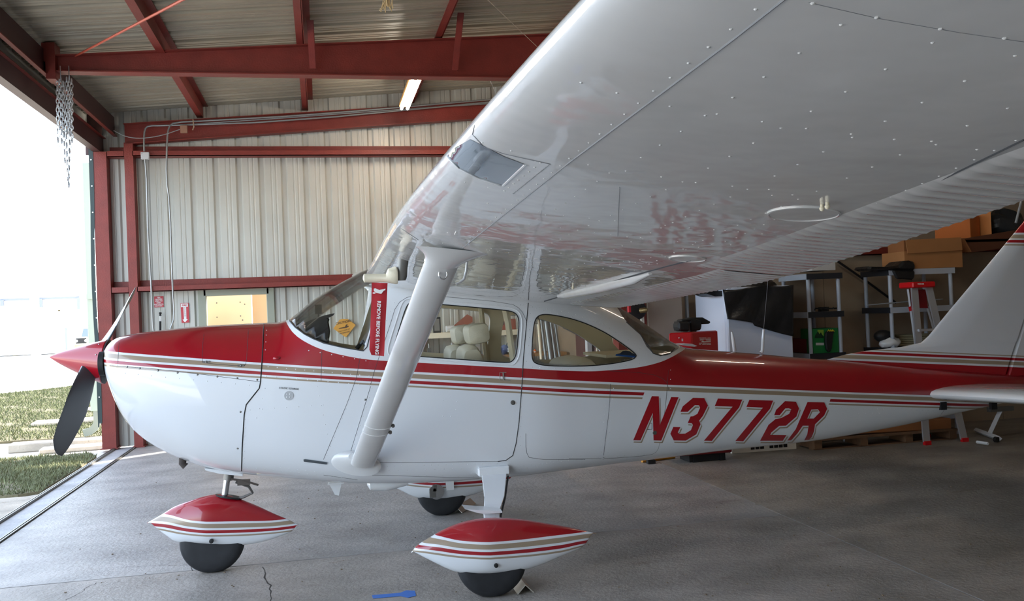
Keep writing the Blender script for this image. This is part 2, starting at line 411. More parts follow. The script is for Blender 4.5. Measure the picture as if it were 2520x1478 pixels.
# purlins (Z sections along Y)
for i, (x, lab) in enumerate(((-.90, 'first red roof purlin in from the door header'), (.52, 'second red roof purlin from the door, above the windshield'), (2.02, 'third red roof purlin from the door, near the tube light'), (3.5, 'fourth red roof purlin from the door, over the wing root'))):
    zb_ = zroof(x)-.165; mb = MB()
    mb.b2(x-.006, x+.006, -6.9, YW-.02, zb_, zb_+.16).b2(x-.075, x, -6.9, YW-.02, zb_, zb_+.006).b2(x, x+.075, -6.9, YW-.02, zb_+.155, zb_+.161).b2(x-.075, x-.069, -6.9, YW-.02, zb_, zb_+.02)
    member(mb, 'purlin', lab, (x, 0, zb_), 'beam', None)
# door header: deep channel plus lower track beam along Y at the opening
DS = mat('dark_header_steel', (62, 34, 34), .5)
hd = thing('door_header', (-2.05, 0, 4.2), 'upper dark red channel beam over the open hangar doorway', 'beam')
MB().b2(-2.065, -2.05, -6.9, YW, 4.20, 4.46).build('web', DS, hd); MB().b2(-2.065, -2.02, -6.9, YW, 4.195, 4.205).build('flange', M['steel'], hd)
MB().b2(-2.45, -2.215, YW+.1, YW+.13, 3.97, 4.62).build('end_closure', DS, ce)  # dark plate added to shut out sky showing past the wall end
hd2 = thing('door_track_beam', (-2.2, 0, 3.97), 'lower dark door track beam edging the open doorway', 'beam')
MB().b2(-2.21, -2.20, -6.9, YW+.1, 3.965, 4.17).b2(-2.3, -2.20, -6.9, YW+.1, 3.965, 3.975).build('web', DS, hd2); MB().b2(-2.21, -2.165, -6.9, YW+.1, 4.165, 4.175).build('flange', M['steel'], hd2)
MB().b2(-2.44, -2.21, -6.9, YW+2, 4.19, 4.2).b2(-2.45, -2.44, -6.9, YW+2, 4.1, 4.46).build('soffit', DS, hd2)  # dark plates carried past the wall to block a strip of sky
MB().b2(-2.07, -1.96, YR-.08, YR+.1, 4.33, 4.52).b2(-2.03, -1.94, YR-.1, YR+.1, 4.15, 4.52).build('header_bracket', M['steel'], ra)
# columns
def hcol(x, y, z1, w, d, name, label):
    mb = MB(); mb.b2(x-w/2, x+w/2, y-d/2, y+d/2, .001, z1)
    o = member(mb, name, label, (x, y, 0), 'column')
    MB().b2(x-w/2-.02, x+w/2+.02, y-d/2-.02, y+d/2+.02, 0, .015).build('base_plate', M['steel'], o)
    return o
c1 = hcol(-2.215, YW-.10, 3.96, .175, .2, 'door_column', 'wide red steel column at the corner of the hangar doorway')
for i in range(11): MB().tube([(-2.315, YW-.2, .35+i*.35), (-2.315, YW-.215, .35+i*.35)], .009, 8).build('bolt', M['chrome'], c1)
# dark rubber seal down the column edge
seal = MB()
pts = [(-2.32+.012*math.sin(z*2.1), YW-.2, z) for z in np.arange(.35, 4.1, .12)]
for (a, b) in zip(pts[:-1], pts[1:]): seal.add([(a[0]-.03, a[1]-.003, a[2]), (a[0]+.02, a[1]-.006, a[2]), (b[0]+.02, b[1]-.006, b[2]), (b[0]-.03, b[1]-.003, b[2])], [(0, 1, 2, 3)])
seal.b2(-2.345, -2.33, YW-.2, YW-.19, .3, 4.1)
seal.build('rubber_seal', mat('green_black_rubber', (40, 56, 56), .6), c1)
hcol(-1.847, YW-.10, 4.08, .113, .2, 'wall_column', 'narrow red steel column inside the corner, right of the door column')
# girts
for z, lab in ((2.075, 'lower red steel girt along the corrugated wall, just above the doorway'), (3.90, 'upper red steel girt along the corrugated wall, under the end rafter')):
    mb = MB(); mb.b2(-1.80, 4.0, YW-.20, YW-.19, z, z+.07).b2(-1.80, 4.0, YW-.2, YW-.01, z+.0, z+.01).b2(-1.80, 4.0, YW-.02, YW-.01, z, z+.16).b2(-1.80, 4.0, YW-.19, YW-.18, z, z+.03)
    member(mb, 'girt', lab, (0, YW-.1, z))
    mb = MB(); mb.b2(-2.12, -1.91, YW-.19, YW-.18, z-.01, z+.07).b2(-2.12, -1.91, YW-.19, YW-.01, z-.01, z).b2(-2.12, -1.91, YW-.02, YW-.01, z-.01, z+.15)
    member(mb, 'girt', ('short red girt between the two corner columns, lower one' if z < 3 else 'short red girt between the two corner columns, upper one'), (-2, YW-.1, z))
# diagonal rod brace in the roof
a = YP((185, 138), YR); b = YP((452, -2), .9)
tag(MB().tube([a, a+(b-a)*1.5], .011, 6).build('brace_rod', mat('orange_rod', (176, 74, 52), .5)), 'thin orange-red brace rod running diagonally under the roof', 'rod')
# T corner columns (seen past the tail)
hcol(3.98, YT-.02, 4.22, .14, .2, 'corner_column', 'red steel column behind the rear window where the tail bay begins')
hcol(3.98, -YT+.02, 4.22, .14, .2, 'corner_column', 'red steel column of the tail bay on the viewer side')
mb = MB(); mb.b2(4.1, 11.3, YT-.09, YT-.08, 2.13, 2.22).b2(4.1, 11.3, YT-.09, YT, 2.13, 2.14)
member(mb, 'girt', 'dark red girt on the tail bay wall above the plastic shelves', (7, YT, 2.13))
# doorway in the back wall, frame and bright things beyond
FR = mat('grey_green_trim', (150, 155, 140), .5)
dr = structure('door_1', (-.5, YW, 0))
x0, x1, zt_ = -1.03, -.05, 2.09
mb = MB()
mb.b2(x0-.02, x0+.09, YW-.035, YW+.06, 0, zt_).b2(x1-.09, x1+.02, YW-.035, YW+.06, 0, zt_).b2(x0+.05, x1-.05, YW-.035, YW+.06, zt_-.1, zt_)
mb.build('door_frame', FR, dr, bevel=.008)
CW = mat('cream_panel', (218, 190, 156), .6)
sh = thing('storage_cabinet', (-.6, 7.6, 0), 'sunlit cream panel standing outside the doorway in the wall', 'panel')
XS = YP((618, 760), 7.5).x; MB().b2(-1.12, XS, 7.5, 7.55, 0, 2.35).build('panel', CW, sh)
for q in ((533, 745), (591, 743), (534, 780), (592, 777), (602, 748), (597, 787)):
    p = YP(q, 7.5); MB().lathe(p, (0, -1, 0), [(0, .01), (.006, .008)], 8).build('bolt', M['greymetal'], sh)
MB().b2(XS+.01, .58, 7.62, 7.66, 0, 2.45).build('side_panel', mat('beige_panel', (172, 146, 116), .6), sh)
MB().b2(-1.95, -1.12, 8.4, 8.45, 0, 2.4).build('rear_panel', mat('white_panel', (240, 236, 226), .6), sh)
# ================================================================== AIRCRAFT
# paint: bands follow lines z = A(x) (red edge) to z = B(x) (lower thin tan edge); W(x) = red/white edge round the glazing
def curve_node(n, pts, x0, x1, z0, z1):
    fc = n.nodes.new('ShaderNodeFloatCurve'); c = fc.mapping.curves[0]
    fc.mapping.use_clip = False
    while len(c.points) < len(pts): c.points.new(.5, .5)
    for p, (x, z) in zip(c.points, pts):
        p.location = ((x-x0)/(x1-x0), (z-z0)/(z1-z0)); p.handle_type = 'AUTO_CLAMPED' if len(pts) > 3 else 'VECTOR'
    fc.mapping.update(); return fc
def paint_mat(name, A, B, Wc=None, C=None, gap=None, cut=None, top='red', xr=(-1.2, 6.6), zr=(-.2, 2.6), fin=None):
    m = bpy.data.materials.new(name); m.use_nodes = True; n = m.node_tree; b = n.nodes['Principled BSDF']; L = n.links
    b.inputs['Roughness'].default_value = .3; b.inputs['Coat Weight'].default_value = 1; b.inputs['Coat Roughness'].default_value = .02
    tc = n.nodes.new('ShaderNodeTexCoord'); sp = n.nodes.new('ShaderNodeSeparateXYZ'); L.new(tc.outputs['Object'], sp.inputs[0])
    def math_(op, a, c=None, d=None):
        x = n.nodes.new('ShaderNodeMath'); x.operation = op
        for i, v in enumerate((a, c, d)):
            if v is None: continue
            if isinstance(v, (int, float)): x.inputs[i].default_value = v
            else: L.new(v, x.inputs[i])
        return x.outputs[0]
    tx = math_('DIVIDE', math_('SUBTRACT', sp.outputs[0], xr[0]), xr[1]-xr[0])
    def ev(pts):
        fc = curve_node(n, pts, *xr, *zr); L.new(tx, fc.inputs['Value'])
        return math_('MULTIPLY_ADD', fc.outputs[0], zr[1]-zr[0], zr[0])
    RED = lin(158, 10, 28); WH = lin(226, 229, 232); TAN = lin(158, 140, 118)
    def ramp(fac, rgb):
        r = n.nodes.new('ShaderNodeValToRGB'); r.color_ramp.interpolation = 'CONSTANT'; e = r.color_ramp.elements
        while len(e) < len(rgb): e.new(.5)
        for el, (p, c) in zip(e, rgb): el.position = p; el.color = c
        L.new(fac, r.inputs[0]); return r.outputs[0]
    def mix(f, a, c):
        x = n.nodes.new('ShaderNodeMix'); x.data_type = 'RGBA'; L.new(f, x.inputs[0])
        for k, v in ((6, a), (7, c)):
            if isinstance(v, tuple): x.inputs[k].default_value = v
            else: L.new(v, x.inputs[k])
        return x.outputs[2]
    za, zb_ = ev(A), ev(B)
    t = math_('DIVIDE', math_('SUBTRACT', za, sp.outputs[2]), math_('SUBTRACT', za, zb_))   # 0 at red edge, 1 at bottom
    t = math_('MULTIPLY_ADD', t, .5, .25)
    k = lambda v: v*.5+.25
    full = [(0, RED), (k(0), WH), (k(.135), TAN), (k(.42), WH), (k(.555), RED), (k(.765), WH), (k(.89), TAN), (k(1), WH)]
    col = ramp(t, full)
    if gap:
        part = ramp(t, [(0, RED), (k(0), WH), (k(.135), TAN), (k(.42), WH)])
        u = math_('SUBTRACT', sp.outputs[0], math_('MULTIPLY', math_('SUBTRACT', sp.outputs[2], gap[2]), .45))
        g = math_('MULTIPLY', math_('GREATER_THAN', u, gap[0]), math_('LESS_THAN', u, gap[1]))
        col = mix(g, col, part)
    if Wc:
        w = math_('MULTIPLY', math_('GREATER_THAN', sp.outputs[2], ev(Wc)), math_('MULTIPLY', math_('GREATER_THAN', sp.outputs[0], Wc[0][0]), math_('LESS_THAN', sp.outputs[0], Wc[-1][0])))
        col = mix(w, col, WH)
    for (a0, a1, flip, x0) in (fin or []):       # dorsal bands, first line = red edge, second = outer thin tan edge
        fa, fb = ev(a0), ev(a1)
        s_ = math_('DIVIDE', math_('SUBTRACT', sp.outputs[2], fa), math_('SUBTRACT', fb, fa)); s_ = math_('MULTIPLY_ADD', s_, .5, .25)
        cc = ramp(s_, full)
        sel = math_('GREATER_THAN', sp.outputs[2], math_('SUBTRACT', fa, .02) if not flip else math_('ADD', fb, -.06))
        sel = math_('MULTIPLY', sel, math_('GREATER_THAN', sp.outputs[0], x0))
        col = mix(sel, col, cc)
    no = n.nodes.new('ShaderNodeTexNoise'); no.inputs['Scale'].default_value = 2.2; no.inputs['Detail'].default_value = 2
    L.new(tc.outputs['Object'], no.inputs['Vector'])
    bp = n.nodes.new('ShaderNodeBump'); bp.inputs['Strength'].default_value = .12; bp.inputs['Distance'].default_value = .02
    L.new(no.outputs[0], bp.inputs['Height']); L.new(bp.outputs[0], b.inputs['Coat Normal'])
    L.new(col, b.inputs['Base Color']); return m
PL = thing('airplane', (.8, 0, 0), 'white high-wing single-propeller airplane with red top and tan stripes, N3772R on its side', 'airplane')
# ---- fuselage form
zt = interp([(-.745, 1.50), (-.72, 1.535), (-.657, 1.565), (-.41, 1.592), (-.159, 1.608), (.096, 1.611), (.34, 1.612), (.42, 1.655), (.517, 1.733), (.682, 1.837), (.82, 1.907), (.9, 1.945), (1.2, 1.985), (1.6, 1.96), (2.0, 1.87), (2.4, 1.745), (2.661, 1.628), (2.811, 1.535), (2.932, 1.45), (3.054, 1.366), (3.17, 1.31), (3.433, 1.272), (3.724, 1.237), (4.06, 1.192), (4.5, 1.14), (5.2, 1.05), (6.0, .955), (6.3, .92)])
zb = interp([(-.745, 1.36), (-.735, 1.30), (-.714, 1.22), (-.681, 1.11), (-.63, 1.0), (-.535, .895), (-.44, .825), (-.297, .748), (-.154, .69), (.087, .635), (.332, .60), (.58, .565), (.832, .535), (1.2, .512), (1.566, .505), (1.811, .505), (2.179, .518), (2.774, .53), (3.404, .55), (4.069, .562), (4.775, .612), (5.525, .70), (5.9, .745), (6.3, .81)])
wf = interp([(-.745, .17), (-.735, .24), (-.714, .30), (-.681, .345), (-.6, .395), (-.45, .44), (-.2, .475), (.1, .50), (.5, .53), (.9, .54), (1.9, .535), (2.3, .49), (2.7, .43), (3.1, .385), (3.5, .34), (4.2, .27), (5.0, .19), (5.8, .11), (6.3, .035)])
zmf = interp([(-.745, 1.43), (-.5, 1.32), (0, 1.18), (.8, 1.12), (1.8, 1.10), (2.6, 1.0), (3.2, .95), (4.2, .90), (5.2, .87), (6.3, .865)])
nu = interp([(-.75, 2.0), (-.5, 2.3), (.2, 2.6), (.5, 3.0), (.9, 3.8), (2.0, 4.2), (2.5, 3.2), (3.0, 2.5), (4, 2.3), (6.3, 2.0)])
nl = interp([(-.75, 2.0), (-.5, 2.2), (.2, 3.0), (.9, 4.0), (2.0, 4.2), (2.8, 3.4), (4, 3.0), (5, 2.6), (6.3, 2.0)])
def ring(X, d=0.0, N=72):
    t_, b_, w_, m_ = zt(X)-d, zb(X)+d, max(wf(X)-d, .003), zmf(X); vs = []
    for k in range(N):
        a = 2*math.pi*(k+.5)/N; c, s = math.cos(a), math.sin(a); e = nu(X) if s > 0 else nl(X)
        vs.append((X, w_*math.copysign(abs(c)**(2/e), c), m_+(t_-m_ if s > 0 else m_-b_)*math.copysign(abs(s)**(2/e), s)))
    return vs
def stations(a, b, base=.06):
    xs = [x for x in (-.745, -.74, -.73, -.714, -.70, -.681, -.66, -.63, -.59, -.56) if a <= x <= b]; x = max(a, -.52)
    while x < b: xs.append(x); x += base
    return xs+[b]
def body(d=0, a=-.745, b=6.3, rev=False, mi=0):
    mb = MB(); mb.m = mi; mb.loft([ring(x, d) for x in stations(a, b)]); return mb
skin = body().build('skin_ref', M['white']); SK = bvh_of(skin)
bpy.data.objects.remove(skin)
def onskin(q, off=0): return hit(SK, q, off)[0]
# ---- paint lines traced on the skin
def trace(pl): 
    o = []
    for q in pl:
        p = onskin(q)
        if p is not None: o.append((p.x, p.z))
    return o
A = trace([(320, 868.5), (640, 892), (1270, 928), (1480, 939), (2000, 961), (2280, 972)])
B = trace([(320, 907), (640, 930), (1270, 967), (1480, 978), (2000, 994), (2280, 1003)])
ext = lambda P, x: P[-1][1]+(P[-1][1]-P[-2][1])/(P[-1][0]-P[-2][0])*(x-P[-1][0])
exf = lambda P, x: P[0][1]+(P[1][1]-P[0][1])/(P[1][0]-P[0][0])*(x-P[0][0])
A = [(-1.1, exf(A, -1.1))]+A+[(6.5, ext(A, 6.5))]; B = [(-1.1, exf(B, -1.1))]+B+[(6.5, ext(B, 6.5))]
Wc = trace([(712, 806), (725, 822), (750, 840), (800, 862), (860, 877), (905, 884), (960, 888), (1030, 892), (1270, 905), (1400, 912), (1480, 912), (1560, 905), (1620, 892), (1655, 877), (1674, 866)])
Wc = [(.345, 1.66)]+[w for w in Wc if w[0] > .36]+[(3.2, 1.32)]
F0 = [(-1, 1.6), (3.9, 1.27)]+[(YP(q, 0).x, YP(q, 0).z) for q in ((2050, 887.5), (2300, 895), (2500, 903))]+[(6.5, YP((2500, 903), 0).z-.045)]
F1 = [(-1, 1.9), (3.9, 1.40)]+[(YP(q, 0).x, YP(q, 0).z) for q in ((2050, 850), (2300, 864), (2500, 877))]+[(6.5, YP((2500, 877), 0).z-.045)]
g0, g1 = onskin((1585, 968)), onskin((2062, 990))
P_FUS = paint_mat('fuselage_paint', A, B, Wc, gap=(g0.x, g1.x, g0.z))
f2 = lambda q: (YP(q, 0).x, YP(q, 0).z)
def bands_mat():
    m = bpy.data.materials.new('fin_paint'); m.use_nodes = True; n = m.node_tree; b = n.nodes['Principled BSDF']; L = n.links
    b.inputs['Roughness'].default_value = .3; b.inputs['Coat Weight'].default_value = 1
    tc = n.nodes.new('ShaderNodeTexCoord'); sp = n.nodes.new('ShaderNodeSeparateXYZ'); L.new(tc.outputs['Object'], sp.inputs[0])
    RED = lin(158, 10, 28); WH = lin(214, 216, 220); TAN = lin(158, 140, 118)
    def lf(a, c):   # z minus line through two points
        k = (c[1]-a[1])/(c[0]-a[0]); x = n.nodes.new('ShaderNodeMath'); x.operation = 'MULTIPLY_ADD'; x.inputs[1].default_value = -k; x.inputs[2].default_value = k*a[0]-a[1]
        L.new(sp.outputs[0], x.inputs[0]); y = n.nodes.new('ShaderNodeMath'); y.operation = 'ADD'; L.new(x.outputs[0], y.inputs[0]); L.new(sp.outputs[2], y.inputs[1]); return y.outputs[0]
    def rmp(d, h, els):
        x = n.nodes.new('ShaderNodeMath'); x.operation = 'MULTIPLY_ADD'; x.inputs[1].default_value = 1/(2*h); x.inputs[2].default_value = .5; L.new(d, x.inputs[0])
        r = n.nodes.new('ShaderNodeValToRGB'); r.color_ramp.interpolation = 'CONSTANT'; e = r.color_ramp.elements
        while len(e) < len(els): e.new(.5)
        for el, (p, c) in zip(e, els): el.position = p/(2*h)+.5; el.color = c
        L.new(x.outputs[0], r.inputs[0]); return r.outputs[0]
    lowh = abs(f2((2400, 870))[1]-f2((2400, 899))[1])
    lo = rmp(lf(f2((2300, 895)), f2((2500, 903))), .5, [(-.5, RED), (0, WH), (.13*lowh, TAN), (.44*lowh, WH), (.56*lowh, RED), (.76*lowh, WH), (.9*lowh, TAN), (lowh, WH)])
    hh = abs(f2((2500, 573))[1]-f2((2500, 605))[1])
    hi = rmp(lf(f2((2500, 605)), (f2((2500, 605))[0]+1, f2((2500, 605))[1]-.06)), .5, [(-.5, WH), (0, TAN), (.1*hh, WH), (.22*hh, RED), (.44*hh, WH), (.56*hh, TAN), (.86*hh, WH), (hh, RED)])
    g = n.nodes.new('ShaderNodeMath'); g.operation = 'GREATER_THAN'; g.inputs[1].default_value = 1.6; L.new(sp.outputs[2], g.inputs[0])
    mx = n.nodes.new('ShaderNodeMix'); mx.data_type = 'RGBA'; L.new(g.outputs[0], mx.inputs[0]); L.new(lo, mx.inputs[6]); L.new(hi, mx.inputs[7]); L.new(mx.outputs[2], b.inputs['Base Color'])
    return m
P_FIN = bands_mat()
# ---- shell with openings
def side_poly(pl): return [(lambda p: (p.x, p.z))(onskin(q)) for q in pl]
door_win = smoothpoly([(962, 872), (968, 855), (985, 800), (1000, 752), (1012, 742), (1079, 748), (1240, 762), (1268, 768), (1278, 785), (1275, 830), (1271, 872), (1262, 888), (1248, 893), (1110, 882), (975, 873)], 2, True)
rear_win = smoothpoly([(1309, 852), (1313, 800), (1320, 779), (1337, 772), (1372, 776), (1412, 785), (1453, 800), (1494, 820), (1534, 847), (1562, 868), (1567, 876), (1556, 885), (1514, 893.5), (1473, 898.5), (1422, 901), (1351, 900), (1322, 896), (1309, 886)], 2, True)
cut_dw = side_poly(door_win); cut_rw = side_poly(rear_win)
ws_low = [(712, 789), (726, 805), (749, 822), (770, 833), (797, 844), (845, 855), (894, 863)]
cut_ws = side_poly(ws_low)
pz = onskin((938, 722))
cut_ws = [(.375, 1.655)]+cut_ws[0:]+[(pz.x, pz.z), (pz.x+.02, 2.2), (.3, 2.2), (.34, 1.7)]
rl = [(1545, 795), (1575, 822), (1591, 852), (1607, 869), (1625, 875), (1640, 874), (1652, 868)]
cut_bk = side_poly(rl)
cut_bk = [(cut_bk[0][0]-.06, 1.75), (cut_bk[0][0]-.03, cut_bk[0][1]+.05)]+cut_bk+[(3.085, 1.325), (3.09, 1.36), (2.96, 1.52), (2.9, 1.7)]
def cutter(poly, y0, y1):
    mb = MB(); mb.prism([(x, y0, z) for x, z in poly], (0, y1-y0, 0)); return mb.build('cut', M['white'])
def boolop(o, c, op):
    md = o.modifiers.new('b', 'BOOLEAN'); md.operation = op; md.object = c; md.solver = 'EXACT'
    dg = bpy.context.evaluated_depsgraph_get(); me = bpy.data.meshes.new_from_object(o.evaluated_get(dg))
    o.modifiers.clear(); old = o.data; o.data = me; bpy.data.meshes.remove(old)
def drop(o): me = o.data; bpy.data.objects.remove(o); bpy.data.meshes.remove(me)
shell = body().build('fuselage', [P_FUS, M['liner']], PL)
inner = body(.03, .06, 4.0).build('inner', [P_FUS, M['liner']])
for p in inner.data.polygons: p.material_index = 1
boolop(shell, inner, 'DIFFERENCE'); drop(inner)
thin = body(.004, .2, 3.4).build('thin', M['glass']); thin_in = body(.009, .205, 3.395).build('thin2', M['glass']); boolop(thin, thin_in, 'DIFFERENCE'); drop(thin_in)
for poly, nm, lab, rng in ((cut_dw, 'side_window', None, ((-1, -.1), (.1, 1))), (cut_rw, 'rear_side_window', None, ((-1, -.1), (.1, 1))), (cut_ws, 'windshield', 'curved clear windshield', ((-1, 1),)), (cut_bk, 'back_window', 'wraparound rear window', ((-1, 1),))):
    c = cutter(poly, -1, 1); boolop(shell, c, 'DIFFERENCE'); drop(c)
    for y0, y1 in rng:
        c = cutter(poly, y0, y1); t = thin.copy(); t.data = thin.data.copy(); COL.objects.link(t); boolop(t, c, 'INTERSECT'); drop(c)
        t.name = nm; t.parent = PL; t.matrix_parent_inverse = Matrix.Translation(-PL.location); t.data.materials.clear(); t.data.materials.append(M['glass'])
        for p in t.data.polygons: p.use_smooth = True
        if lab: t['label'] = lab
drop(thin)
FU = shell
# glazing seals and door window frame
for pl in (door_win, rear_win): mb = MB(); line_on(mb, SK, pl, .0035, 6, closed=True); mb.build('window_seal', M['black'], FU)
for pl in (ws_low+[(903, 853), (922, 780), (938, 722)], [(1541, 792), (1575, 822), (1607, 869), (1625, 875), (1648, 870), (1660, 857)]): mb = MB(); line_on(mb, SK, pl, .0035, 6); mb.build('window_seal', M['seam'], FU)
fr = MB(); line_on(fr, SK, smoothpoly([(953, 868), (958, 842), (978, 780), (990, 742), (1005, 733), (1079, 740), (1240, 753), (1275, 762), (1286, 785), (1283, 830), (1279, 874), (1268, 895), (1252, 899), (1120, 889), (965, 877)], 2, True), .0045, 6, closed=True)
fr.build('window_frame', M['white'], FU)
# ---- seams
sm = MB()
for k_, (pl, r) in enumerate((([(649, 797), (647, 850), (644, 900), (641, 940), (638, 955), (606, 995), (601, 1020), (596, 1100), (594, 1166)], .0035),
           ([(1300, 745), (1288, 880), (1284, 950), (1277, 1040), (1270, 1090), (1262, 1120), (1245, 1132), (1225, 1135)], .0028))):
    sm = MB(); line_on(sm, SK, pl, r); sm.build('panel_seam' if k_ else 'cowl_seam', M['black'], FU)
sm = MB()
for pl in ([(507, 799), (500, 830), (497, 888), (500, 893), (600, 901), (606, 895), (609, 850), (612, 797)],
           [(297, 828), (292, 850), (290, 900)], [(270, 899), (400, 908), (640, 939)],
           [(792, 862), (790, 936)], [(886, 880), (874, 945), (796, 1130)], [(912, 945), (925, 900), (960, 800), (975, 748), (1010, 726), (1080, 728), (1255, 745), (1282, 760), (1296, 790)],
           [(908, 1138), (1225, 1135)], [(912, 950), (860, 1120)], [(1502, 944), (1500, 1000), (1490, 1080), (1484, 1130)], [(1484, 1125), (1492, 1128), (1600, 1120), (1618, 1110), (1625, 1085), (1638, 1000), (1645, 910)],
           [(1294, 1066), (1294, 1110), (1305, 1130), (1440, 1130)], [(2330, 1000), (2300, 1040)], [(1500, 912), (1600, 918), (1640, 935), (1646, 960)], [(1400, 1128), (1480, 1128)],
           [(912, 1168), (1180, 1176)], [(796, 1168), (880, 1180)]):
    sm = MB(); line_on(sm, SK, smoothpoly(pl, 1), .0013); sm.build('panel_seam', M['seam'], FU)
# ---- rivets along the skin
rv = MB()
for pl, sp in (([(660, 902), (905, 924), (912, 925)], .055), ([(655, 925), (915, 948)], .06), ([(280, 915), (640, 950)], .08), ([(604, 1010), (600, 1155)], .05), ([(652, 955), (625, 1050)], .06), ([(780, 950), (815, 1110)], .06), ([(615, 1008), (795, 996)], .07),
               ([(690, 1150), (795, 1163)], .05), ([(610, 1150), (880, 1178)], .05), ([(870, 960), (800, 1130)], .06), ([(915, 955), (865, 1110)], .06),
               ([(935, 1147), (1225, 1140)], .045), ([(935, 1158), (1225, 1150)], .055), ([(1030, 1168), (1180, 1172)], .05), ([(1250, 1150), (1500, 1122)], .05), ([(1280, 750), (1300, 745)], .02),
               ([(1306, 752), (1300, 860), (1294, 900)], .05), ([(1285, 905), (1280, 1100)], .06), ([(1310, 755), (1400, 768), (1480, 795), (1560, 845), (1600, 880)], .05), ([(1310, 903), (1400, 908), (1500, 906), (1600, 890)], .05),
               ([(1494, 960), (1478, 1130)], .05), ([(1260, 1160), (1400, 1125), (1440, 1120)], .05), ([(1510, 955), (1495, 1120)], .07), ([(1650, 910), (1650, 980)], .06),
               ([(1820, 1020), (2280, 1015)], .06), ([(1650, 1062), (1800, 1060)], .07), ([(1520, 1122), (1600, 1115)], .05), ([(1980, 1000), (2300, 1010)], .05), ([(760, 862), (905, 888)], .07), ([(656, 812), (652, 880)], .06), ([(970, 745), (950, 790), (925, 880)], .06),
               ([(1160, 1165), (1240, 1160)], .03), ([(1010, 735), (1250, 752)], .05), ([(1320, 760), (1500, 800)], .05), ([(1090, 985), (1110, 975), (1125, 988), (1120, 1020), (1095, 1030), (1080, 1010)], .05)):
    rivets_on(rv, SK, pl, sp, .0036)
o = rv.build('rivet', M['white'], FU, fix=False); o['kind'] = 'stuff'
bolts = MB()
for q in ((313, 902), (344, 905.5), (389, 911), (437, 916.5), (486, 921), (535, 926), (584, 930), (633, 934), (592, 1013), (585, 1103), (899, 983)):
    p, n_ = hit(SK, q); rivet(bolts, p, n_, .007, .4)
for q in ((508, 890), (593, 899)): p, n_ = hit(SK, q); bolts.box(p, (.04, .008, .012)); rivet(bolts, p, n_, .01)
o = bolts.build('cowl_fastener', M['greymetal'], FU, fix=False); o['kind'] = 'stuff'
# ---- registration letters
def zz(pl): return [(1450+x/3.877, 900+y/3.877) for x, y in pl]
LET = [([(418, 706), (595, 287), (662, 289), (672, 560), (780, 296), (850, 298), (685, 710), (612, 708), (604, 448), (487, 708)], []),
 ([(868, 437), (890, 385), (988, 303), (1095, 305), (1130, 377), (1082, 475), (1047, 520), (1060, 555), (1020, 650), (918, 710), (805, 708), (772, 645), (800, 580), (868, 582), (843, 632), (858, 645), (915, 643), (968, 610), (987, 562), (975, 545), (938, 542), (965, 480), (990, 478), (1030, 455), (1055, 398), (1045, 375), (1005, 373), (938, 437)], []),
 ([(1225, 310), (1458, 320), (1428, 395), (1168, 712), (1092, 710), (1365, 388), (1195, 382)], []),
 ([(1525, 322), (1752, 330), (1722, 408), (1468, 715), (1392, 712), (1655, 397), (1497, 390)], []),
 ([(1762, 468), (1780, 418), (1865, 335), (1970, 340), (2000, 405), (1975, 480), (1875, 568), (1810, 570), (1735, 632), (1725, 655), (1880, 657), (1845, 710), (1628, 710), (1708, 560), (1775, 505), (1830, 495), (1905, 455), (1925, 412), (1900, 403), (1868, 405), (1815, 468)], []),
 ([(2080, 343), (2240, 347), (2268, 408), (2240, 470), (2152, 555), (2143, 620), (2122, 672), (2098, 700), (2050, 706), (2078, 650), (2090, 568), (2035, 568), (1985, 640), (1925, 706), (1888, 708), (1968, 600)], [[(2117, 415), (2180, 413), (2198, 440), (2140, 500), (2078, 500)]])]
REG = 'N3772R'
lt = MB(); lw = MB(); ls = MB()
def grow(pl, d):
    cx = [0]*len(pl); out = []; n_ = len(pl); ar = sum(pl[i][0]*pl[(i+1) % n_][1]-pl[(i+1) % n_][0]*pl[i][1] for i in range(n_)); s = 1 if ar > 0 else -1
    for i in range(n_):
        a, b, c = Vector(pl[i-1]), Vector(pl[i]), Vector(pl[(i+1) % n_]); u = (b-a).normalized(); w = (c-b).normalized()
        n1 = Vector((u.y, -u.x))*s; n2 = Vector((w.y, -w.x))*s; m_ = (n1+n2); k = max(m_.length_squared/2, .35); out.append(tuple(b+m_/k*d))
    return out
for i, (pl, hs) in enumerate(LET):
    P = zz(pl); Hs = [zz(h) for h in hs]
    mv = lambda L, d: [(x+d[0], y+d[1]) for x, y in L]
    decal(lt, SK, P, .0034, 6, Hs)
    decal(lw, SK, mv(grow(P, 1.4), (.8, 1.8)), .0024, 6, [mv(grow(h, -1.1), (.6, 1.4)) for h in Hs])
    decal(ls, SK, mv(grow(P, 1.2), (2.8, 5.0)), .0014, 6, [mv(grow(h, -1.0), (2.4, 4.2)) for h in Hs])
o = lt.build('registration_lettering', M['redp'], FU, fix=False); o['label'] = 'red slanted block lettering N3772R'
o = lw.build('lettering_outline', M['white'], FU, fix=False); o = ls.build('lettering_shadow', M['tan'], FU, fix=False)
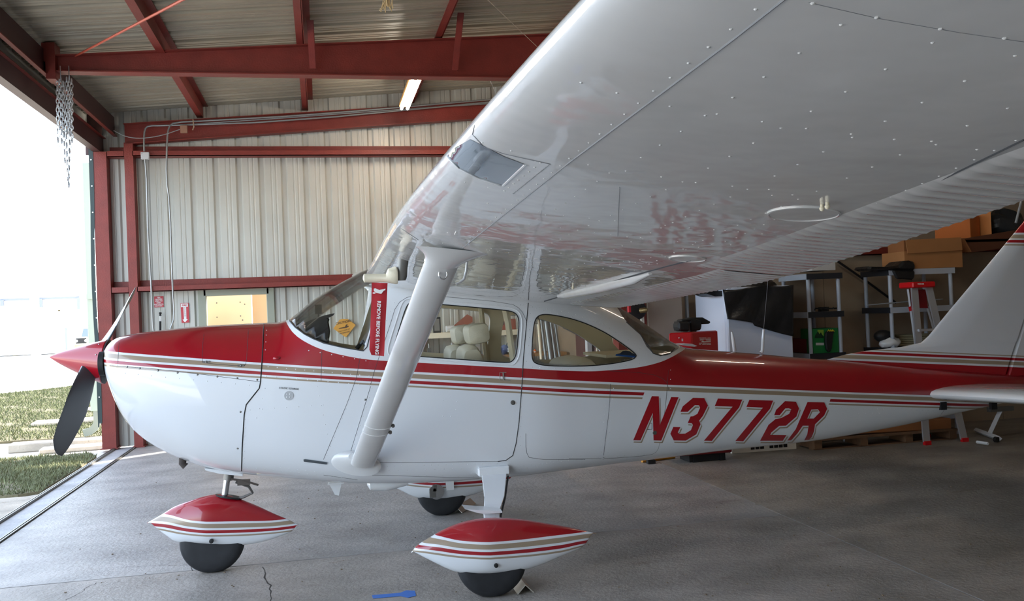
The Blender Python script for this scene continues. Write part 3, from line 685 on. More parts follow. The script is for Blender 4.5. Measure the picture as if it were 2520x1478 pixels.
# ---- spinner and propeller
sx = Vector((-.765, 0, 1.39)); tip = YP((123, 878), 0); ax = (tip-sx).normalized(); Ls = (tip-sx).length
sx = YP((258, 889), 0); ax = (tip-sx).normalized(); Ls = (tip-sx).length
prof = [(-.012, .135), (0, .142)]+[(Ls*t, .142*(1-t)**.78) for t in [i/14 for i in range(1, 14)]]+[(Ls, .004)]
MB().lathe(sx, ax, prof, 48).build('spinner', M['redp'], PL)
MB().lathe(sx-ax*.02, ax, [(0, .125), (.006, .143), (.014, .141)], 48).build('spinner_backplate', M['black'], PL)
scs = MB()
for a in (200, 235, 305, 20): 
    u = ax.cross(Vector((0, 0, 1))).normalized(); w = ax.cross(u); aa = math.radians(a)
    rivet(scs, sx+ax*.03+(u*math.cos(aa)+w*math.sin(aa))*.135, (u*math.cos(aa)+w*math.sin(aa)), .005)
scs.build('spinner_screw', M['chrome'], PL, fix=False)['kind'] = 'stuff'
hub = sx+ax*.075
def xplane(q, c): return onp(q, tuple(ax), ax.dot(c))
t1 = xplane((137, 1110), hub); t2 = xplane((330, 720), hub)
M['bladefront'] = mat('polished_blade', (190, 200, 202), .3, metal=.3)
def blade(tipp, m, sgn):
    d = (tipp-hub); Lb = d.length; d.normalize(); e = d.cross(ax).normalized(); rings = []
    for i in range(26):
        t = i/25; r = .08+(Lb-.08)*t
        ch = interp([(0, .10), (.12, .125), (.3, .165), (.5, .188), (.75, .178), (.93, .145), (.985, .11), (1.0, .05)])(t)
        th = interp([(0, .05), (.15, .032), (.4, .018), (1, .006)])(t)
        tw = math.radians(interp([(0, 52), (.3, 34), (.6, 24), (1, 16)])(t))*sgn
        cd_ = e*math.cos(tw)+ax*math.sin(tw); nd = d.cross(cd_)
        sh = .02*math.sin(t*3)
        rings.append([hub+d*r+cd_*(ch/2*math.cos(a)+sh)+nd*(th/2*math.sin(a)) for a in [2*math.pi*k/20 for k in range(20)]])
    bo = MB().loft(rings).build('propeller_blade', [m, M['bladefront']], PL)
    for p in bo.data.polygons: p.material_index = 1 if p.normal.dot(ax) > .25 else 0
blade(t1, M['blade'], -1); blade(t2, M['blade'], -1)
# cowl air inlets and front ring
for s_ in (-1, 1):
    c = Vector((-.742, s_*.23, 1.40)); MB().lathe(c+Vector((.02, 0, 0)), (-1, 0, 0), [(0, .075), (.03, .075)], 24).build('air_inlet', M['black'], PL)  # black discs stand in for the shade inside the inlets
# ---- interior
it = MB(); it.b2(.16, 2.3, -.30, .30, .66, .70).build('cabin_floor', M['liner'], PL)
dsh = MB(); q0 = YP((735, 806), -.3)
dsh.prism([YP(q, -.36) for q in ((724, 800), (742, 797), (775, 786), (800, 779), (812, 782), (809, 792), (813, 815), (808, 850), (806, 880), (740, 880))], (0, .74, 0))
dsh.build('instrument_panel', M['black'], PL, bevel=.01)
MB().prism([YP(q, -.36) for q in ((742, 797), (775, 783), (800, 775), (824, 770), (820, 776), (808, 782), (790, 786))], (0, .72, 0)).build('glareshield', M['black'], PL)
MB().box(YP((784, 761), -.12), (.045, .05, .062)).tube([YP((784, 768), -.12), YP((784, 790), -.12)], .006, 6).build('compass', M['black'], PL)
MB().prism([YP(q, -.3) for q in ((752, 824), (793, 802), (770, 829))], (0, .01, 0)).build('blue_card', mat('blue_card', (110, 160, 225), .5), PL)
MB().b2(.62, 1.0, .46, .50, 1.2, 1.235).build('window_sill', M['liner'], PL)
mb = MB().tube([YP((877, 858), -.05), YP((893, 840), -.05), YP((905, 858), -.05)], .018, 6); mb.build('control_yoke', M['black'], PL)
for yy, sg in ((-.25, 0), (.27, 1)):
    SP = 1173 if yy < 0 else 1138
    s = MB(); s.smooth = True
    R = Matrix.Rotation(math.radians(-8), 3, 'Y')
    def cush(mb, c, d, r=.5, R=R):
        rings = []
        for i in range(13):
            t = -1+2*i/12; k = (1-abs(t)**5)**(1/5) if abs(t) < 1 else .3; k = max(k, .35)
            rings.append([Vector(c)+R@Vector((d[0]/2*k*math.copysign(abs(math.cos(a))**.5, math.cos(a)), d[1]/2*t, d[2]/2*k*math.copysign(abs(math.sin(a))**.55, math.sin(a)))) for a in [2*math.pi*j/24 for j in range(24)]])
        mb.loft(rings)
    q = YP((1172, 862), yy); zt_ = YP((SP, 846), yy).z
    cx_ = YP((SP, 850), yy).x
    st = MB(); cush(st, (cx_-.03, yy, zt_-.28), (.15, .42, .56)); st.build('seat_back', M['cream'], PL)
    st = MB(); cush(st, (cx_+.0, yy, zt_+.07), (.15, .28, .135)); st.build('head_rest', M['cream'], PL)
    st = MB(); cush(st, (cx_-.25, yy, zt_-.52), (.46, .44, .14), R=Matrix.Identity(3)); st.build('seat_cushion', M['cream'], PL)
c = YP((1420, 890), 0)
st = MB(); cush(st, (c.x-.02, 0, c.z-.19), (.22, .80, .46)); st.build('rear_bench', M['cream'], PL)
MB().b2(2.5, 2.98, -.28, .28, YP((1640, 862), -.1).z-.02, YP((1640, 862), -.1).z).build('parcel_shelf', M['liner'], PL)
# headliner ridge and pillars
for x in (1.78,):
    for s_ in (1, -1):
        MB().tube([(x+.03, s_*.50, 1.2), (x, s_*.475, 1.55), (x-.02, s_*.42, 1.72)], .022, 6).build('cabin_pillar', M['liner'], PL)
# blue badge sticker in the rear side window
mb = MB(); PB = lambda pl: pl
bd = MB(); decal(bd, SK, [(1515, 874), (1566, 879), (1563, 871), (1556, 868), (1551, 864), (1541, 862), (1533, 863), (1526, 869), (1516, 871)], -.002, 8); bd.build('window_sticker', mat('dark_sticker', (28, 40, 52), .5), PL, fix=False)
bd = MB(); decal(bd, SK, [(1515, 875), (1566, 880), (1567, 876), (1516, 871)], -.0012, 8); bd.build('window_sticker', mat('blue_sticker', (20, 70, 130), .5), PL, fix=False)
# ---- door details
dh = MB(); line_on(dh, SK, [(1246, 916), (1230, 916), (1230, 934), (1256, 936)], .003); p = onskin((1238, 926), .004); dh.box(p, (.008, .008, .05)); dh.build('door_handle', M['chrome'], FU)
p, n_ = hit(SK, (1262, 990)); MB().lathe(p, n_, [(0, .015), (.004, .015), (.005, .009), (.008, .009)], 20).build('door_lock', M['greymetal'], FU)
p, n_ = hit(SK, (1611, 1064)); MB().lathe(p, n_, [(0, .015), (.005, .014)], 16).build('door_lock', M['greymetal'], FU)
dh = MB(); line_on(dh, SK, [(1580, 1041), (1604, 1041), (1604, 1056), (1580, 1056), (1580, 1041)], .002); dh.build('door_handle', M['seam'], FU)
p, n_ = hit(SK, (711, 973)); MB().lathe(p, n_, [(0, .028), (.003, .028)], 24).build('static_port', mat('static_plate', (178, 180, 182), .4), FU)
mb = MB()
for q in ((706, 969), (714, 969), (705.5, 976.5), (713.5, 976.5)): p, n_ = hit(SK, q, .003); rivet(mb, p, n_, .004)
mb.build('plate_rivet', M['white'], FU, fix=False)['kind'] = 'stuff'
p, n_ = hit(SK, (681, 881)); MB().sphere(p, .02, 12, 8, (1.2, .8, .6)).build('vent_scoop', M['redp'], FU)
vb = MB(); decal(vb, SK, [(747, 1129), (751, 1128), (806, 1136), (804, 1141), (748, 1134)], .006, 6); vb.build('cabin_vent', mat('vent_grey', (78, 84, 88), .5), FU, fix=False)
def text_on(body_, c_px, right_px, h, m, parent, bvh=None, Y=None, name='lettering', off=.003, align='CENTER', up=None, bold=0, xs=1.0):
    """flat lettering lying on a surface; c_px centre, right_px a pixel to its right"""
    if bvh: c, n_ = hit(bvh, c_px, off); r, _ = hit(bvh, right_px, off)
    else: c, r = YP(c_px, Y), YP(right_px, Y); n_ = Vector((0, -1, 0))
    x = (r-c).normalized(); z = n_.normalized(); y = z.cross(x).normalized(); z = x.cross(y)
    cu = bpy.data.curves.new(name, 'FONT'); cu.body = body_; cu.size = h; cu.align_x = align; cu.align_y = 'CENTER'; cu.extrude = .0006; cu.offset = bold
    o = bpy.data.objects.new(name, cu); COL.objects.link(o)
    dg = bpy.context.evaluated_depsgraph_get(); me = bpy.data.meshes.new_from_object(o.evaluated_get(dg)); bpy.data.objects.remove(o)
    me.transform(Matrix.Diagonal((xs, 1, 1, 1)))
    me.transform(Matrix(((x.x, y.x, z.x, c.x), (x.y, y.y, z.y, c.y), (x.z, y.z, z.z, c.z), (0, 0, 0, 1))))
    me.materials.clear(); me.materials.append(m); o = bpy.data.objects.new(name, me); COL.objects.link(o)
    if parent is not None: o.parent = parent; o.matrix_parent_inverse = Matrix.Translation(-parent.location)
    return o
text_on('STATIC SOURCE', (711, 955.5), (740, 957.5), .016, M['seam'], FU, SK)
# ---- wing
LEx = interp([(0, .88), (.55, .885), (2.54, .90), (4.0, .958), (5.5, 1.055)])
TEx = interp([(0, 2.50), (2.54, 2.50), (5.5, 2.12)])
TEz = lambda y: 1.60+.045*(y-.0) if y < 2.54 else 1.714+.082*(y-2.54)
LEz = interp([(0, 1.885), (.55, 1.905), (2.54, 2.015), (4.0, 2.075), (5.5, 2.135)])
def foil(y, s, N=34):
    y_ = abs(y); a = Vector((LEx(y_), y, LEz(y_))); b = Vector((TEx(y_), y, TEz(y_))); c = (b-a).length; ch = (b-a)/c; up = Vector((-ch.z, 0, ch.x))
    if up.z < 0: up = -up
    out = []
    def camb(x): return .02*(2*.4*x-x*x)/.16 if x < .4 else .02*((1-.8)+.8*x-x*x)/.36
    def th(x): return .6*(.2969*math.sqrt(x)-.126*x-.3516*x*x+.2843*x**3-.1015*x**4)
    xs = [(1-math.cos(math.pi*i/N))/2 for i in range(N+1)]
    for x in reversed(xs): out.append(a+ch*(c*x)+up*(c*(camb(x)+th(x))))
    for x in xs[1:-1]: out.append(a+ch*(c*x)+up*(c*(camb(x)-th(x))))
    return out
def yst(): return [.42, .55, .8, 1.2, 1.6, 2.0, 2.3, 2.54, 2.8, 3.1, 3.5, 3.9, 4.3, 4.7, 5.1, 5.4, 5.5]
NF = 34
def hinge(y): y = abs(y); return interp([(0, 2.02), (.55, 2.02), (2.9, 2.06), (4.7, 1.95), (5.5, 1.90)])(y)
wingm = M['wing']
n = wingm.node_tree; bb = n.nodes['Principled BSDF']; tc = n.nodes.new('ShaderNodeTexCoord')
no = n.nodes.new('ShaderNodeTexNoise'); no.inputs['Scale'].default_value = 3.2; no.inputs['Detail'].default_value = 3; no.inputs['Roughness'].default_value = .45
n.links.new(tc.outputs['Object'], no.inputs['Vector']); bp = n.nodes.new('ShaderNodeBump'); bp.inputs['Strength'].default_value = .22; bp.inputs['Distance'].default_value = .03
n.links.new(no.outputs[0], bp.inputs['Height']); n.links.new(bp.outputs[0], bb.inputs['Normal']); n.links.new(bp.outputs[0], bb.inputs['Coat Normal'])
WB = None
for s_ in (-1, 1):
    rings = []
    for y in yst():
        r = foil(s_*y, s_)
        hx = hinge(y)
        rings.append(r)
    mb = MB(); mb.loft(rings); wo = mb.build('left_wing' if s_ < 0 else 'right_wing', wingm, PL)
    wo.name = 'wing'
    if s_ < 0: WB = bvh_of(wo); WO = wo
    else: wo['label'] = 'far wing'
def underz(x, y):
    h = WB.ray_cast(Vector((x, y, 1.0)), Vector((0, 0, 1))); return h[0], (h[1] if h[0] is None or h[1].z < 0 else -h[1])
# flap and aileron with beaded skins lying over the rear of the wing
def surf(y0, y1, xa, nm, period, amp=.0035):
    vs = []; NY = int((y1-y0)/(period/6)); NX = 10
    for i in range(NY+1):
        y = -(y0+(y1-y0)*i/NY)
        for j in range(NX+1):
            t = j/NX; x = xa(-y)+(TEx(-y)+.004-xa(-y))*t; h, nn = underz(min(x, TEx(-y)-.012), y)
            ph = (i % 6)/6; bead = max(0, 1-abs(ph-.5)*4)*amp*min(1, t*6)
            z = (h.z if h else 1.7)-.006-bead
            if j == 0: z += .006
            vs.append((x, y, z))
    fs = [(i*(NX+1)+j, (i+1)*(NX+1)+j, (i+1)*(NX+1)+j+1, i*(NX+1)+j+1) for i in range(NY) for j in range(NX)]
    mb = MB(); mb.smooth = True; mb.add(vs, fs); o = mb.build(nm, wingm, WO, fix=False); return o
surf(.60, 2.78, lambda y: hinge(y)+.14, 'flap', .052); surf(2.80, 5.2, lambda y: hinge(y)+.03, 'aileron', .062, .003)
# gap lines, seams on the underside
sm = MB()
line_on(sm, WB, [(1340, 741), (1480, 700), (1640, 655), (1700, 640)], .006, off=-.002); sm.build('hinge_gap', M['seam'], WO)
sm = MB(); line_on(sm, WB, [(1810, 646), (2050, 552), (2300, 450), (2520, 343)], .003); sm.build('hinge_gap', M['seam'], WO)
M['seammid'] = mat('seam_mid', (134, 136, 140), .6)
for pl, r in (([(1138, 610), (1250, 520), (1400, 400), (1600, 250), (1800, 100), (1940, -10)], .0022), ([(1525, 460), (1522, 520), (1520, 580)], .0012), ([(1168, 309), (1163, 330), (1190, 360), (1240, 378), (1353, 403), (1262, 476)], .0016), ([(1990, 6), (2160, 45), (2360, 80), (2520, 103)], .0006), ([(968, 545), (985, 560), (1030, 590)], .0012)): sm = MB(); line_on(sm, WB, pl, r); sm.build('panel_seam', M['seammid'], WO)
rv = MB()
for pl, sp, r in (([(1860, 23), (1150, 590)], .075, .0042), ([(2000, 8), (2160, 44), (2360, 79), (2520, 100)], .1, .005), ([(1649, 261), (1955, 312), (2407, 368), (2430, 371)], .095, .0042), ([(1448, 405), (1720, 450), (1975, 473)], .095, .0042),
               ([(1187, 350), (1300, 383), (1330, 405)], .075, .0042), ([(1430, 203), (1577, 245)], .07, .0042), ([(1144, 448), (1190, 457), (1250, 475)], .07, .004), ([(1040, 590), (1180, 612), (1330, 632)], .045, .0035),
               ([(2070, 61), (1864, 200), (1679, 321), (1545, 409)], .115, .0042), ([(1500, 425), (1390, 500), (1290, 560)], .1, .004), ([(2295, 105), (1985, 280), (1709, 432)], .115, .0042), ([(1680, 447), (1480, 540), (1300, 625)], .1, .004),
               ([(2498, 137), (2200, 287), (1869, 451)], .115, .0042), ([(1840, 465), (1660, 545), (1400, 665)], .1, .004), ([(2480, 266), (2221, 378), (2035, 459)], .11, .0042), ([(2010, 470), (1800, 560), (1560, 665)], .1, .004),
               ([(2500, 345), (2300, 438), (2060, 540), (1830, 632)], .075, .004), ([(1350, 700), (1500, 655), (1800, 590), (1990, 500)], .08, .0038), ([(1380, 560), (1600, 590), (1850, 605)], .06, .0036), ([(1300, 610), (1500, 640), (1640, 650)], .045, .0036),
               ([(1290, 640), (1400, 690), (1450, 706)], .05, .0032), ([(1200, 500), (1380, 530), (1700, 560), (1880, 575)], .08, .0036), ([(1353, 404), (1262, 477)], .04, .0036), ([(1330, 400), (1240, 470)], .05, .005),
               ([(1815, 650), (1985, 672), (2010, 676)], .06, .0036), ([(1470, 742), (1700, 725), (1990, 668), (2200, 600), (2480, 495)], .075, .0042), ([(1160, 700), (1300, 733)], .05, .003), ([(1060, 570), (1010, 640), (930, 690)], .06, .003),
               ([(1900, 480), (1985, 478)], .05, .004), ([(1140, 690), (1180, 640), (1210, 610)], .04, .003)):
    rivets_on(rv, WB, pl, sp, r*.78)
o = rv.build('rivet', mat('rivet_white', (220, 220, 218), .3, coat=1), WO, fix=False); o['kind'] = 'stuff'
# inspection covers
for c, ex in (((1977, 526), (2061, 517)), ((1692, 636), (1735, 634))):
    p, n_ = hit(WB, c); e, _ = hit(WB, ex); r = (e-p).length
    MB().lathe(p, n_, [(-.004, r), (.003, r), (.004, r-.006), (.002, r-.008)], 48).build('inspection_cover', M['wing'], WO)
for q in ((2023, 503), (2036, 498), (1410, 703)):
    p, n_ = hit(WB, q); MB().lathe(p, n_, [(0, .005), (.008, .005), (.009, .007), (.014, .0065), (.018, .003)], 14).build('fuel_drain', M['cream'], WO)
# landing light window
ll = MB(); decal(ll, WB, [(1157, 342), (1190, 358), (1240, 384), (1292, 404), (1237, 456), (1180, 437), (1130, 412), (1101, 384), (1122, 362)], .0012, 12)
llm = mat('landing_light_lens', (98, 110, 122), .06, coat=1); ll.build('landing_light', llm, WO, fix=False)
lf = MB(); line_on(lf, WB, [(1292, 404), (1237, 456), (1180, 438), (1130, 413), (1101, 385)], .0035, off=.001); lf.build('lens_frame', M['white'], WO)
# flap track fairing tube
a, _ = hit(WB, (1405, 720)); b, _ = hit(WB, (1640, 665))
a = Vector((2.10, -.62, 1.635)); 
fa = [hit(WB, q, .0)[0] for q in ((1375, 728), (1400, 722), (1480, 704), (1560, 683), (1600, 672))]
MB().tube([p for p in fa if p], [.012, .03, .034, .03, .008], 14).build('flap_torque_cover', M['wing'], WO)
# ---- struts
def strut(s_):
    bot = YP((893, 1140), -.56); top = YP((1088, 645), -2.36); bot = Vector((bot.x, s_*abs(bot.y), bot.z)); top = Vector((top.x, s_*abs(top.y), top.z))
    d = (top-bot).normalized(); cx = Vector((1, 0, -.09)); cx = (cx-d*cx.dot(d)).normalized(); nn = d.cross(cx)
    def sec(c, ch, th, cdir=cx, ndir=nn): return [c+cdir*(ch/2*math.cos(a))+ndir*(th/2*math.sin(a)) for a in [2*math.pi*k/28 for k in range(28)]]
    rings = [sec(bot.lerp(top, t), .152, .062) for t in [i/12 for i in range(13)]]
    o = MB().loft(rings).build('wing_strut', M['wing'], PL)
    # upper cuff: flares into the wing underside
    tw_, _ = underz(1.15, -2.46); tw_ = Vector((tw_.x, s_*abs(tw_.y), tw_.z-.004)) if tw_ else top+d*.1
    rr = []
    for i in range(9):
        t = i/8; c = top.lerp(tw_, t); ch = .16+.17*t**1.8; th = .07+.05*t**2; cd_ = cx.lerp(Vector((1, 0, -.13)), t).normalized(); nd = nn.lerp(Vector((0, s_*-1.0, 0)), t).normalized()
        rr.append(sec(c, ch, th, cd_, nd if nd.dot(nn) > 0 else -nd))
    cf = MB().loft(rr).build('strut_cuff', M['wing'], PL)
    # lower fairing plate
    fc = YP((876, 1143), -.53); fc.y = s_*abs(fc.y)
    pr = []
    for i, (k, dy) in enumerate(((1, 0), (.99, .004), (.88, .010), (.6, .024), (.46, .05))):
        pr.append([Vector((fc.x+.006*i+.15*k*math.cos(a), fc.y+s_*dy, fc.z+.012*i+.068*k*math.sin(a)-.03*math.cos(a)*k)) for a in [2*math.pi*j/32 for j in range(32)]])
    MB().loft(pr).build('strut_fairing', M['wing'], PL)
    return bot, top, d, cx, nn
bot, top, d_, cx_s, nn_s = strut(-1); strut(1)
for yy in (1013, 1033):
    st = MB(); t = (1140-yy)/495; c = bot.lerp(top, t)
    st.tube([c+cx_s*(.0775*math.cos(a))+nn_s*(.0325*math.sin(a)) for a in [2*math.pi*k/28 for k in range(28)]], .0018, 5, closed=True); st.build('strut_band', M['whitetext'], PL)
for yy in (1013, 1033):
    st = MB(); t = (1140-yy)/495; c = bot.lerp(top, t)+cx_s*.085; st.lathe(c, nn_s, [(-.012, .006), (-.008, .010), (.004, .010), (.008, .006)], 10).box(c-cx_s*.004, (.014, .012, .01)); st.build('band_screw', M['greymetal'], PL)
p = bot.lerp(top, (1140-674)/495); c = YP((1090, 674), p.y-.095)
MB().tube([c+Vector((.018*math.cos(a), 0, .021*math.sin(a))) for a in [2*math.pi*k/20 for k in range(20)]], .0035, 8, closed=True).build('tie_down_ring', M['chrome'], PL)
q1, _ = hit(WB, (1150, 640)); 
if q1 is not None: 
    dep = q1.y+.02; MB().tube([q1, YP((1147, 668), dep), YP((1142, 686), dep), YP((1132, 695), dep), YP((1123, 699), dep)], .006, 8).build('fuel_vent_tube', M['wing'], PL)
# ---- pitot tube with cover
pm, nn_ = hit(WB, (993, 640)); yp = pm.y
mb = MB(); mb.loft([[Vector(c)+Vector((r*math.cos(a), r*.5*math.sin(a), 0)) for a in [2*math.pi*k/16 for k in range(16)]] for c, r in ((pm+Vector((0, 0, .01)), .028), (YP((990, 662), yp), .025), (YP((989, 680), yp), .026), (YP((988, 690), yp), .02))])
mb.build('pitot_mast', M['greymetal'], PL)
pc = thing('pitot_cover', YP((940, 684), yp), 'cream padded pitot cover slipped over the tube under the wing front edge', 'cover')
MB().loft([[c+Vector((0, r*.8*math.cos(a), r*math.sin(a))) for a in [2*math.pi*k/14 for k in range(14)]] for c, r in ((YP((893, 684), yp), .006), (YP((896, 684), yp), .022), (YP((950, 684), yp), .022), (YP((956, 678), yp), .036), (YP((974, 677), yp), .045), (YP((978, 678), yp), .04))]).build('cover_sleeve', M['cream'], pc)
# flag
fg = thing('warning_flag', YP((934, 696), yp-.01), 'red ribbon flag lettered REMOVE BEFORE FLYING hanging under the wing', 'flag')
yf = yp-.03; L_ = [(915, 695), (914, 740), (912, 790), (910, 840), (909, 860), (914, 873)]; R_ = [(954, 696), (952, 740), (949, 790), (947, 840), (946, 860), (945, 876)]
vs = []; 
for i, (a, b) in enumerate(zip(L_, R_)):
    for j in range(5):
        q = (a[0]+(b[0]-a[0])*j/4, a[1]+(b[1]-a[1])*j/4); p = YP(q, yf); p.y += .004*math.sin(j*1.6+i*.9); vs.append(p)
mb = MB(); mb.smooth = True; mb.add(vs+[v+Vector((0, .0015, 0)) for v in vs], [(i*5+j, i*5+j+1, i*5+j+6, i*5+j+5) for i in range(5) for j in range(4)]+[(30+i*5+j, 30+i*5+j+5, 30+i*5+j+6, 30+i*5+j+1) for i in range(5) for j in range(4)])
mb.build('ribbon', M['redtext'], fg, fix=False)
sc = (YP((934, 875), yf)-YP((934, 735), yf)).length
text_on('REMOVE BEFORE FLYING', (929.8, 806), (927.8, 852), sc*.0845, M['whitetext'], fg, None, Y=yf-.010, name='flag_lettering', bold=.0006, xs=1.0)
em = MB(); yq = yf-.011; Z = lambda pl: [YP((780+x/8.21, 700+y/8.21), yq) for x, y in pl]
em.prism(Z([(1148, 80), (1180, 72), (1260, 108), (1385, 80), (1380, 112), (1350, 120), (1300, 185), (1262, 180), (1200, 165), (1150, 130)]), (0, .001, 0))
em.prism(Z([(1118, 170), (1150, 150), (1200, 165), (1160, 185), (1140, 182)]), (0, .001, 0)); em.build('flag_emblem', M['whitetext'], fg)
# ---- tail
fin = [(2020, 884), (2120, 864), (2200, 855), (2250, 850), (2262, 847), (2285, 826), (2340, 759), (2440, 640), (2510, 556)]
P = [YP(q, 0) for q in fin]
top_ = P[-1]+(P[-1]-P[-2]).normalized()*.26; P.append(top_)
P3 = [Vector((6.55, 0, top_.z+.03)), Vector((6.62, 0, .98)), Vector((6.0, 0, .9)), Vector((5.0, 0, .98)), Vector((4.35, 0, 1.13))]
hl = lambda z: 6.14-(1.6-z)*.42     # rudder hinge x at height z
fl_ = MB(); secs = []
zs = [.95, 1.05, 1.15, 1.19, 1.21, 1.225, 1.25, 1.3, 1.4, 1.5, 1.6, 1.7, 1.8, 1.9, 2.0, 2.1, 2.2, top_.z]
def le_at(z):
    for a, b in zip(P[:-1], P[1:]):
        if min(a.z, b.z) <= z <= max(a.z, b.z) and b.z > a.z: return a.x+(b.x-a.x)*(z-a.z)/(b.z-a.z)
    return P[0].x if z < P[0].z else P[-1].x
for z in zs:
    x0_ = le_at(z); x1_ = hl(z); c = max(x1_-x0_, .05); sec = []
    for a in [2*math.pi*k/40 for k in range(40)]:
        t = (1-math.cos(a))/2; y = .055*math.copysign(abs(math.sin(a))**.8, math.sin(a))*(1 if t > .5 else 1) 
        tt = min(t/.35, 1)**.6 if c < 1.2 else min(t/.5, 1)**.7
        sec.append((x0_+c*t, (.045 if z > 1.22 else .04)*math.copysign(1, math.sin(a) if abs(math.sin(a)) > 1e-6 else 1)*tt*(1 if t < .995 else .9)*(0 if abs(math.sin(a)) < 1e-6 and t < .5 else 1), z))
    secs.append(sec)
fl_.loft(secs).build('fin', P_FIN, PL)
rd = []
for z in zs:
    x0_ = hl(z)+.015; x1_ = 6.60
    rd.append([(x0_+(x1_-x0_)*t, s*.04*(1-t)**.8*(1 if t > 0.02 else .4), z) for t, s in [(t, 1) for t in (0, .03, .2, .5, .8, .98)]+[(t, -1) for t in (.98, .8, .5, .2, .03, 0)]])
MB().loft(rd).build('rudder', P_FIN, PL)
# stabilizer
for s_ in (-1, 1):
    rings = []
    for y, xl, xt, zc, tk in ((.0, 5.05, 6.35, .872, .105), (.3, 5.09, 6.3, .882, .105), (.9, 5.14, 6.1, .905, .09), (1.45, 5.20, 5.95, .92, .075), (1.62, 5.23, 5.92, .925, .06), (1.68, 5.3, 5.86, .927, .02)):
        rings.append([(xl+(xt-xl)*(1-math.cos(a))/2+.0-.0, s_*y, zc-.012+tk*.68*math.copysign(abs(math.sin(a))**.8, math.sin(a))*(1-.6*((1-math.cos(a))/2)**1.5)-.02*(1-math.cos(a))/2) for a in [2*math.pi*k/28 for k in range(28)]])
    so_ = MB().loft(rings).build('stabilizer', M['white'], PL)
for q_, y_ in (((2320, 998), -.165), ((2444, 997), -.12)): MB().box(YP(q_, y_), (.05, .03, .06)).build('stabilizer_fitting', M['black'], PL)
MB().box((6.3, 0, .78), (.08, .02, .10)).tube([(6.12, 0, .86), (6.2, 0, .72), (6.26, 0, .69)], .008, 6).build('tail_tie_down', M['greymetal'], PL)
# antennas
a = YP((1873, 868), 0); MB().tube([a, YP((1876, 862), 0), YP((1879, 810), 0)], [.014, .012, .009], 10).build('antenna_mast', M['white'], PL)
a = YP((1808, 864), .12); MB().tube([a, YP((1804, 835), .12), YP((1801, 816), .12)], [.014, .012, .007], 10).build('antenna_mast', M['white'], PL)
w1, _ = hit(WB, (1891, 688)); 
MB().tube([YP((1879, 811), 0), YP((1885, 745), -.3), YP((1890, 688), -.6)], .0014, 4).build('antenna_wire', M['seamlight'], PL)
tag_pts = [YP(q, 0) for q in ((808, 1186), (840, 1190), (834, 1219), (824, 1217))]
MB().prism(tag_pts, (0, .012, 0)).box(YP((826, 1188), 0), (.11, .05, .008)).build('belly_antenna', M['white'], PL)
p0 = YP((903, 1190), .1); p1 = YP((1003, 1194), .1)
MB().loft([[Vector((x, .1+ry*math.cos(a), z+rz*math.sin(a))) for a in [2*math.pi*k/18 for k in range(18)]] for x, ry, rz, z in ((p0.x, .01, .01, p0.z), (p0.x+.02, .05, .035, p0.z-.01), (p0.x+.12, .07, .045, p0.z-.015), (p0.x+.28, .06, .03, p0.z-.0), (p1.x, .02, .015, p1.z+.01))]).build('belly_beacon', M['white'], PL)
# exhaust and cowl flap
a = YP((452, 1133), -.15); MB().tube([a+Vector((0, .0, .08)), YP((449, 1140), -.15), YP((457, 1147), -.15)], .023, 14).build('exhaust_pipe', mat('sooty_pipe', (58, 50, 46), .7), PL)
MB().prism([YP(q, -.2) for q in ((503, 1152), (560, 1157), (597, 1166), (597, 1171), (540, 1165), (506, 1157))], (0, .34, 0)).build('cowl_flap', M['white'], PL)
# ---- wheels and pants
def sharp_ground(c, R, w, n=40):
    """tyre section slightly flattened where it meets the floor"""
    mb = MB(); prof = [(-w/2, R*.55), (-w/2*1.0, R*.62), (-w/2*.98, R*.80), (-w/2*.8, R*.93), (-w/2*.45, R*.99), (0, R), (w/2*.45, R*.99), (w/2*.8, R*.93), (w/2*.98, R*.80), (w/2, R*.62), (w/2, R*.55)]
    mb.lathe(c, (0, 1, 0), prof, n); mb.v = [(x, y, max(z, .001)) for x, y, z in mb.v]; return mb
def pant(topl, botl, Al, Bl, yc, hw, name, xo=0):
    T = [(lambda p: (p.x+xo, p.z))(YP(q, yc-.02)) for q in topl]; Bt = [(lambda p: (p.x+xo, p.z))(YP(q, yc-hw*.8)) for q in botl]
    ft, fb = interp(T), interp(Bt); x0_, x1_ = T[0][0]-.003, T[-1][0]
    rings = []; N = 30
    for i in range(N+1):
        u = i/N; x = x0_+(x1_-x0_)*(.5-.5*math.cos(math.pi*u)); t_ = ft(x); b_ = min(fb(x), t_-.004); c_ = (t_+b_)/2
        k = min(1, ((x-x0_)/(x1_-x0_)/.38)**.62) if x < x0_+(x1_-x0_)*.38 else max(.0, 1-((x-x0_)/(x1_-x0_)-.38)/.62)**.75
        w_ = max(hw*k, .004); 
        ss = []
        for a in [2*math.pi*j/36 for j in range(36)]:
            s = math.sin(a); ex = 2.0 if s > 0 else 3.2
            ss.append((x, yc+w_*math.copysign(abs(math.cos(a))**(2/ex), math.cos(a)), c_+(t_-c_)*s if s > 0 else c_+(c_-b_)*math.copysign(abs(s)**(2/ex), s)))
        rings.append(ss)
    f = lambda L: [(lambda p: (p.x+xo, p.z))(YP(q, yc-hw*.85)) for q in L]
    A_, B_ = f(Al), f(Bl); A_ = [(x0_-.3, A_[0][1])]+A_+[(x1_+.3, A_[-1][1])]; B_ = [(x0_-.3, B_[0][1]+.02)]+B_+[(x1_+.3, B_[-1][1])]
    A_ = [a for i, a in enumerate(A_) if i == 0 or a[0] > A_[i-1][0]]; B_ = [a for i, a in enumerate(B_) if i == 0 or a[0] > B_[i-1][0]]
    pm_ = paint_mat('wheel_fairing_paint', A_, B_, xr=(x0_-.3, x1_+.3), zr=(0, .7))
    o = MB().loft(rings).build(name, pm_, PL); return o, pm_
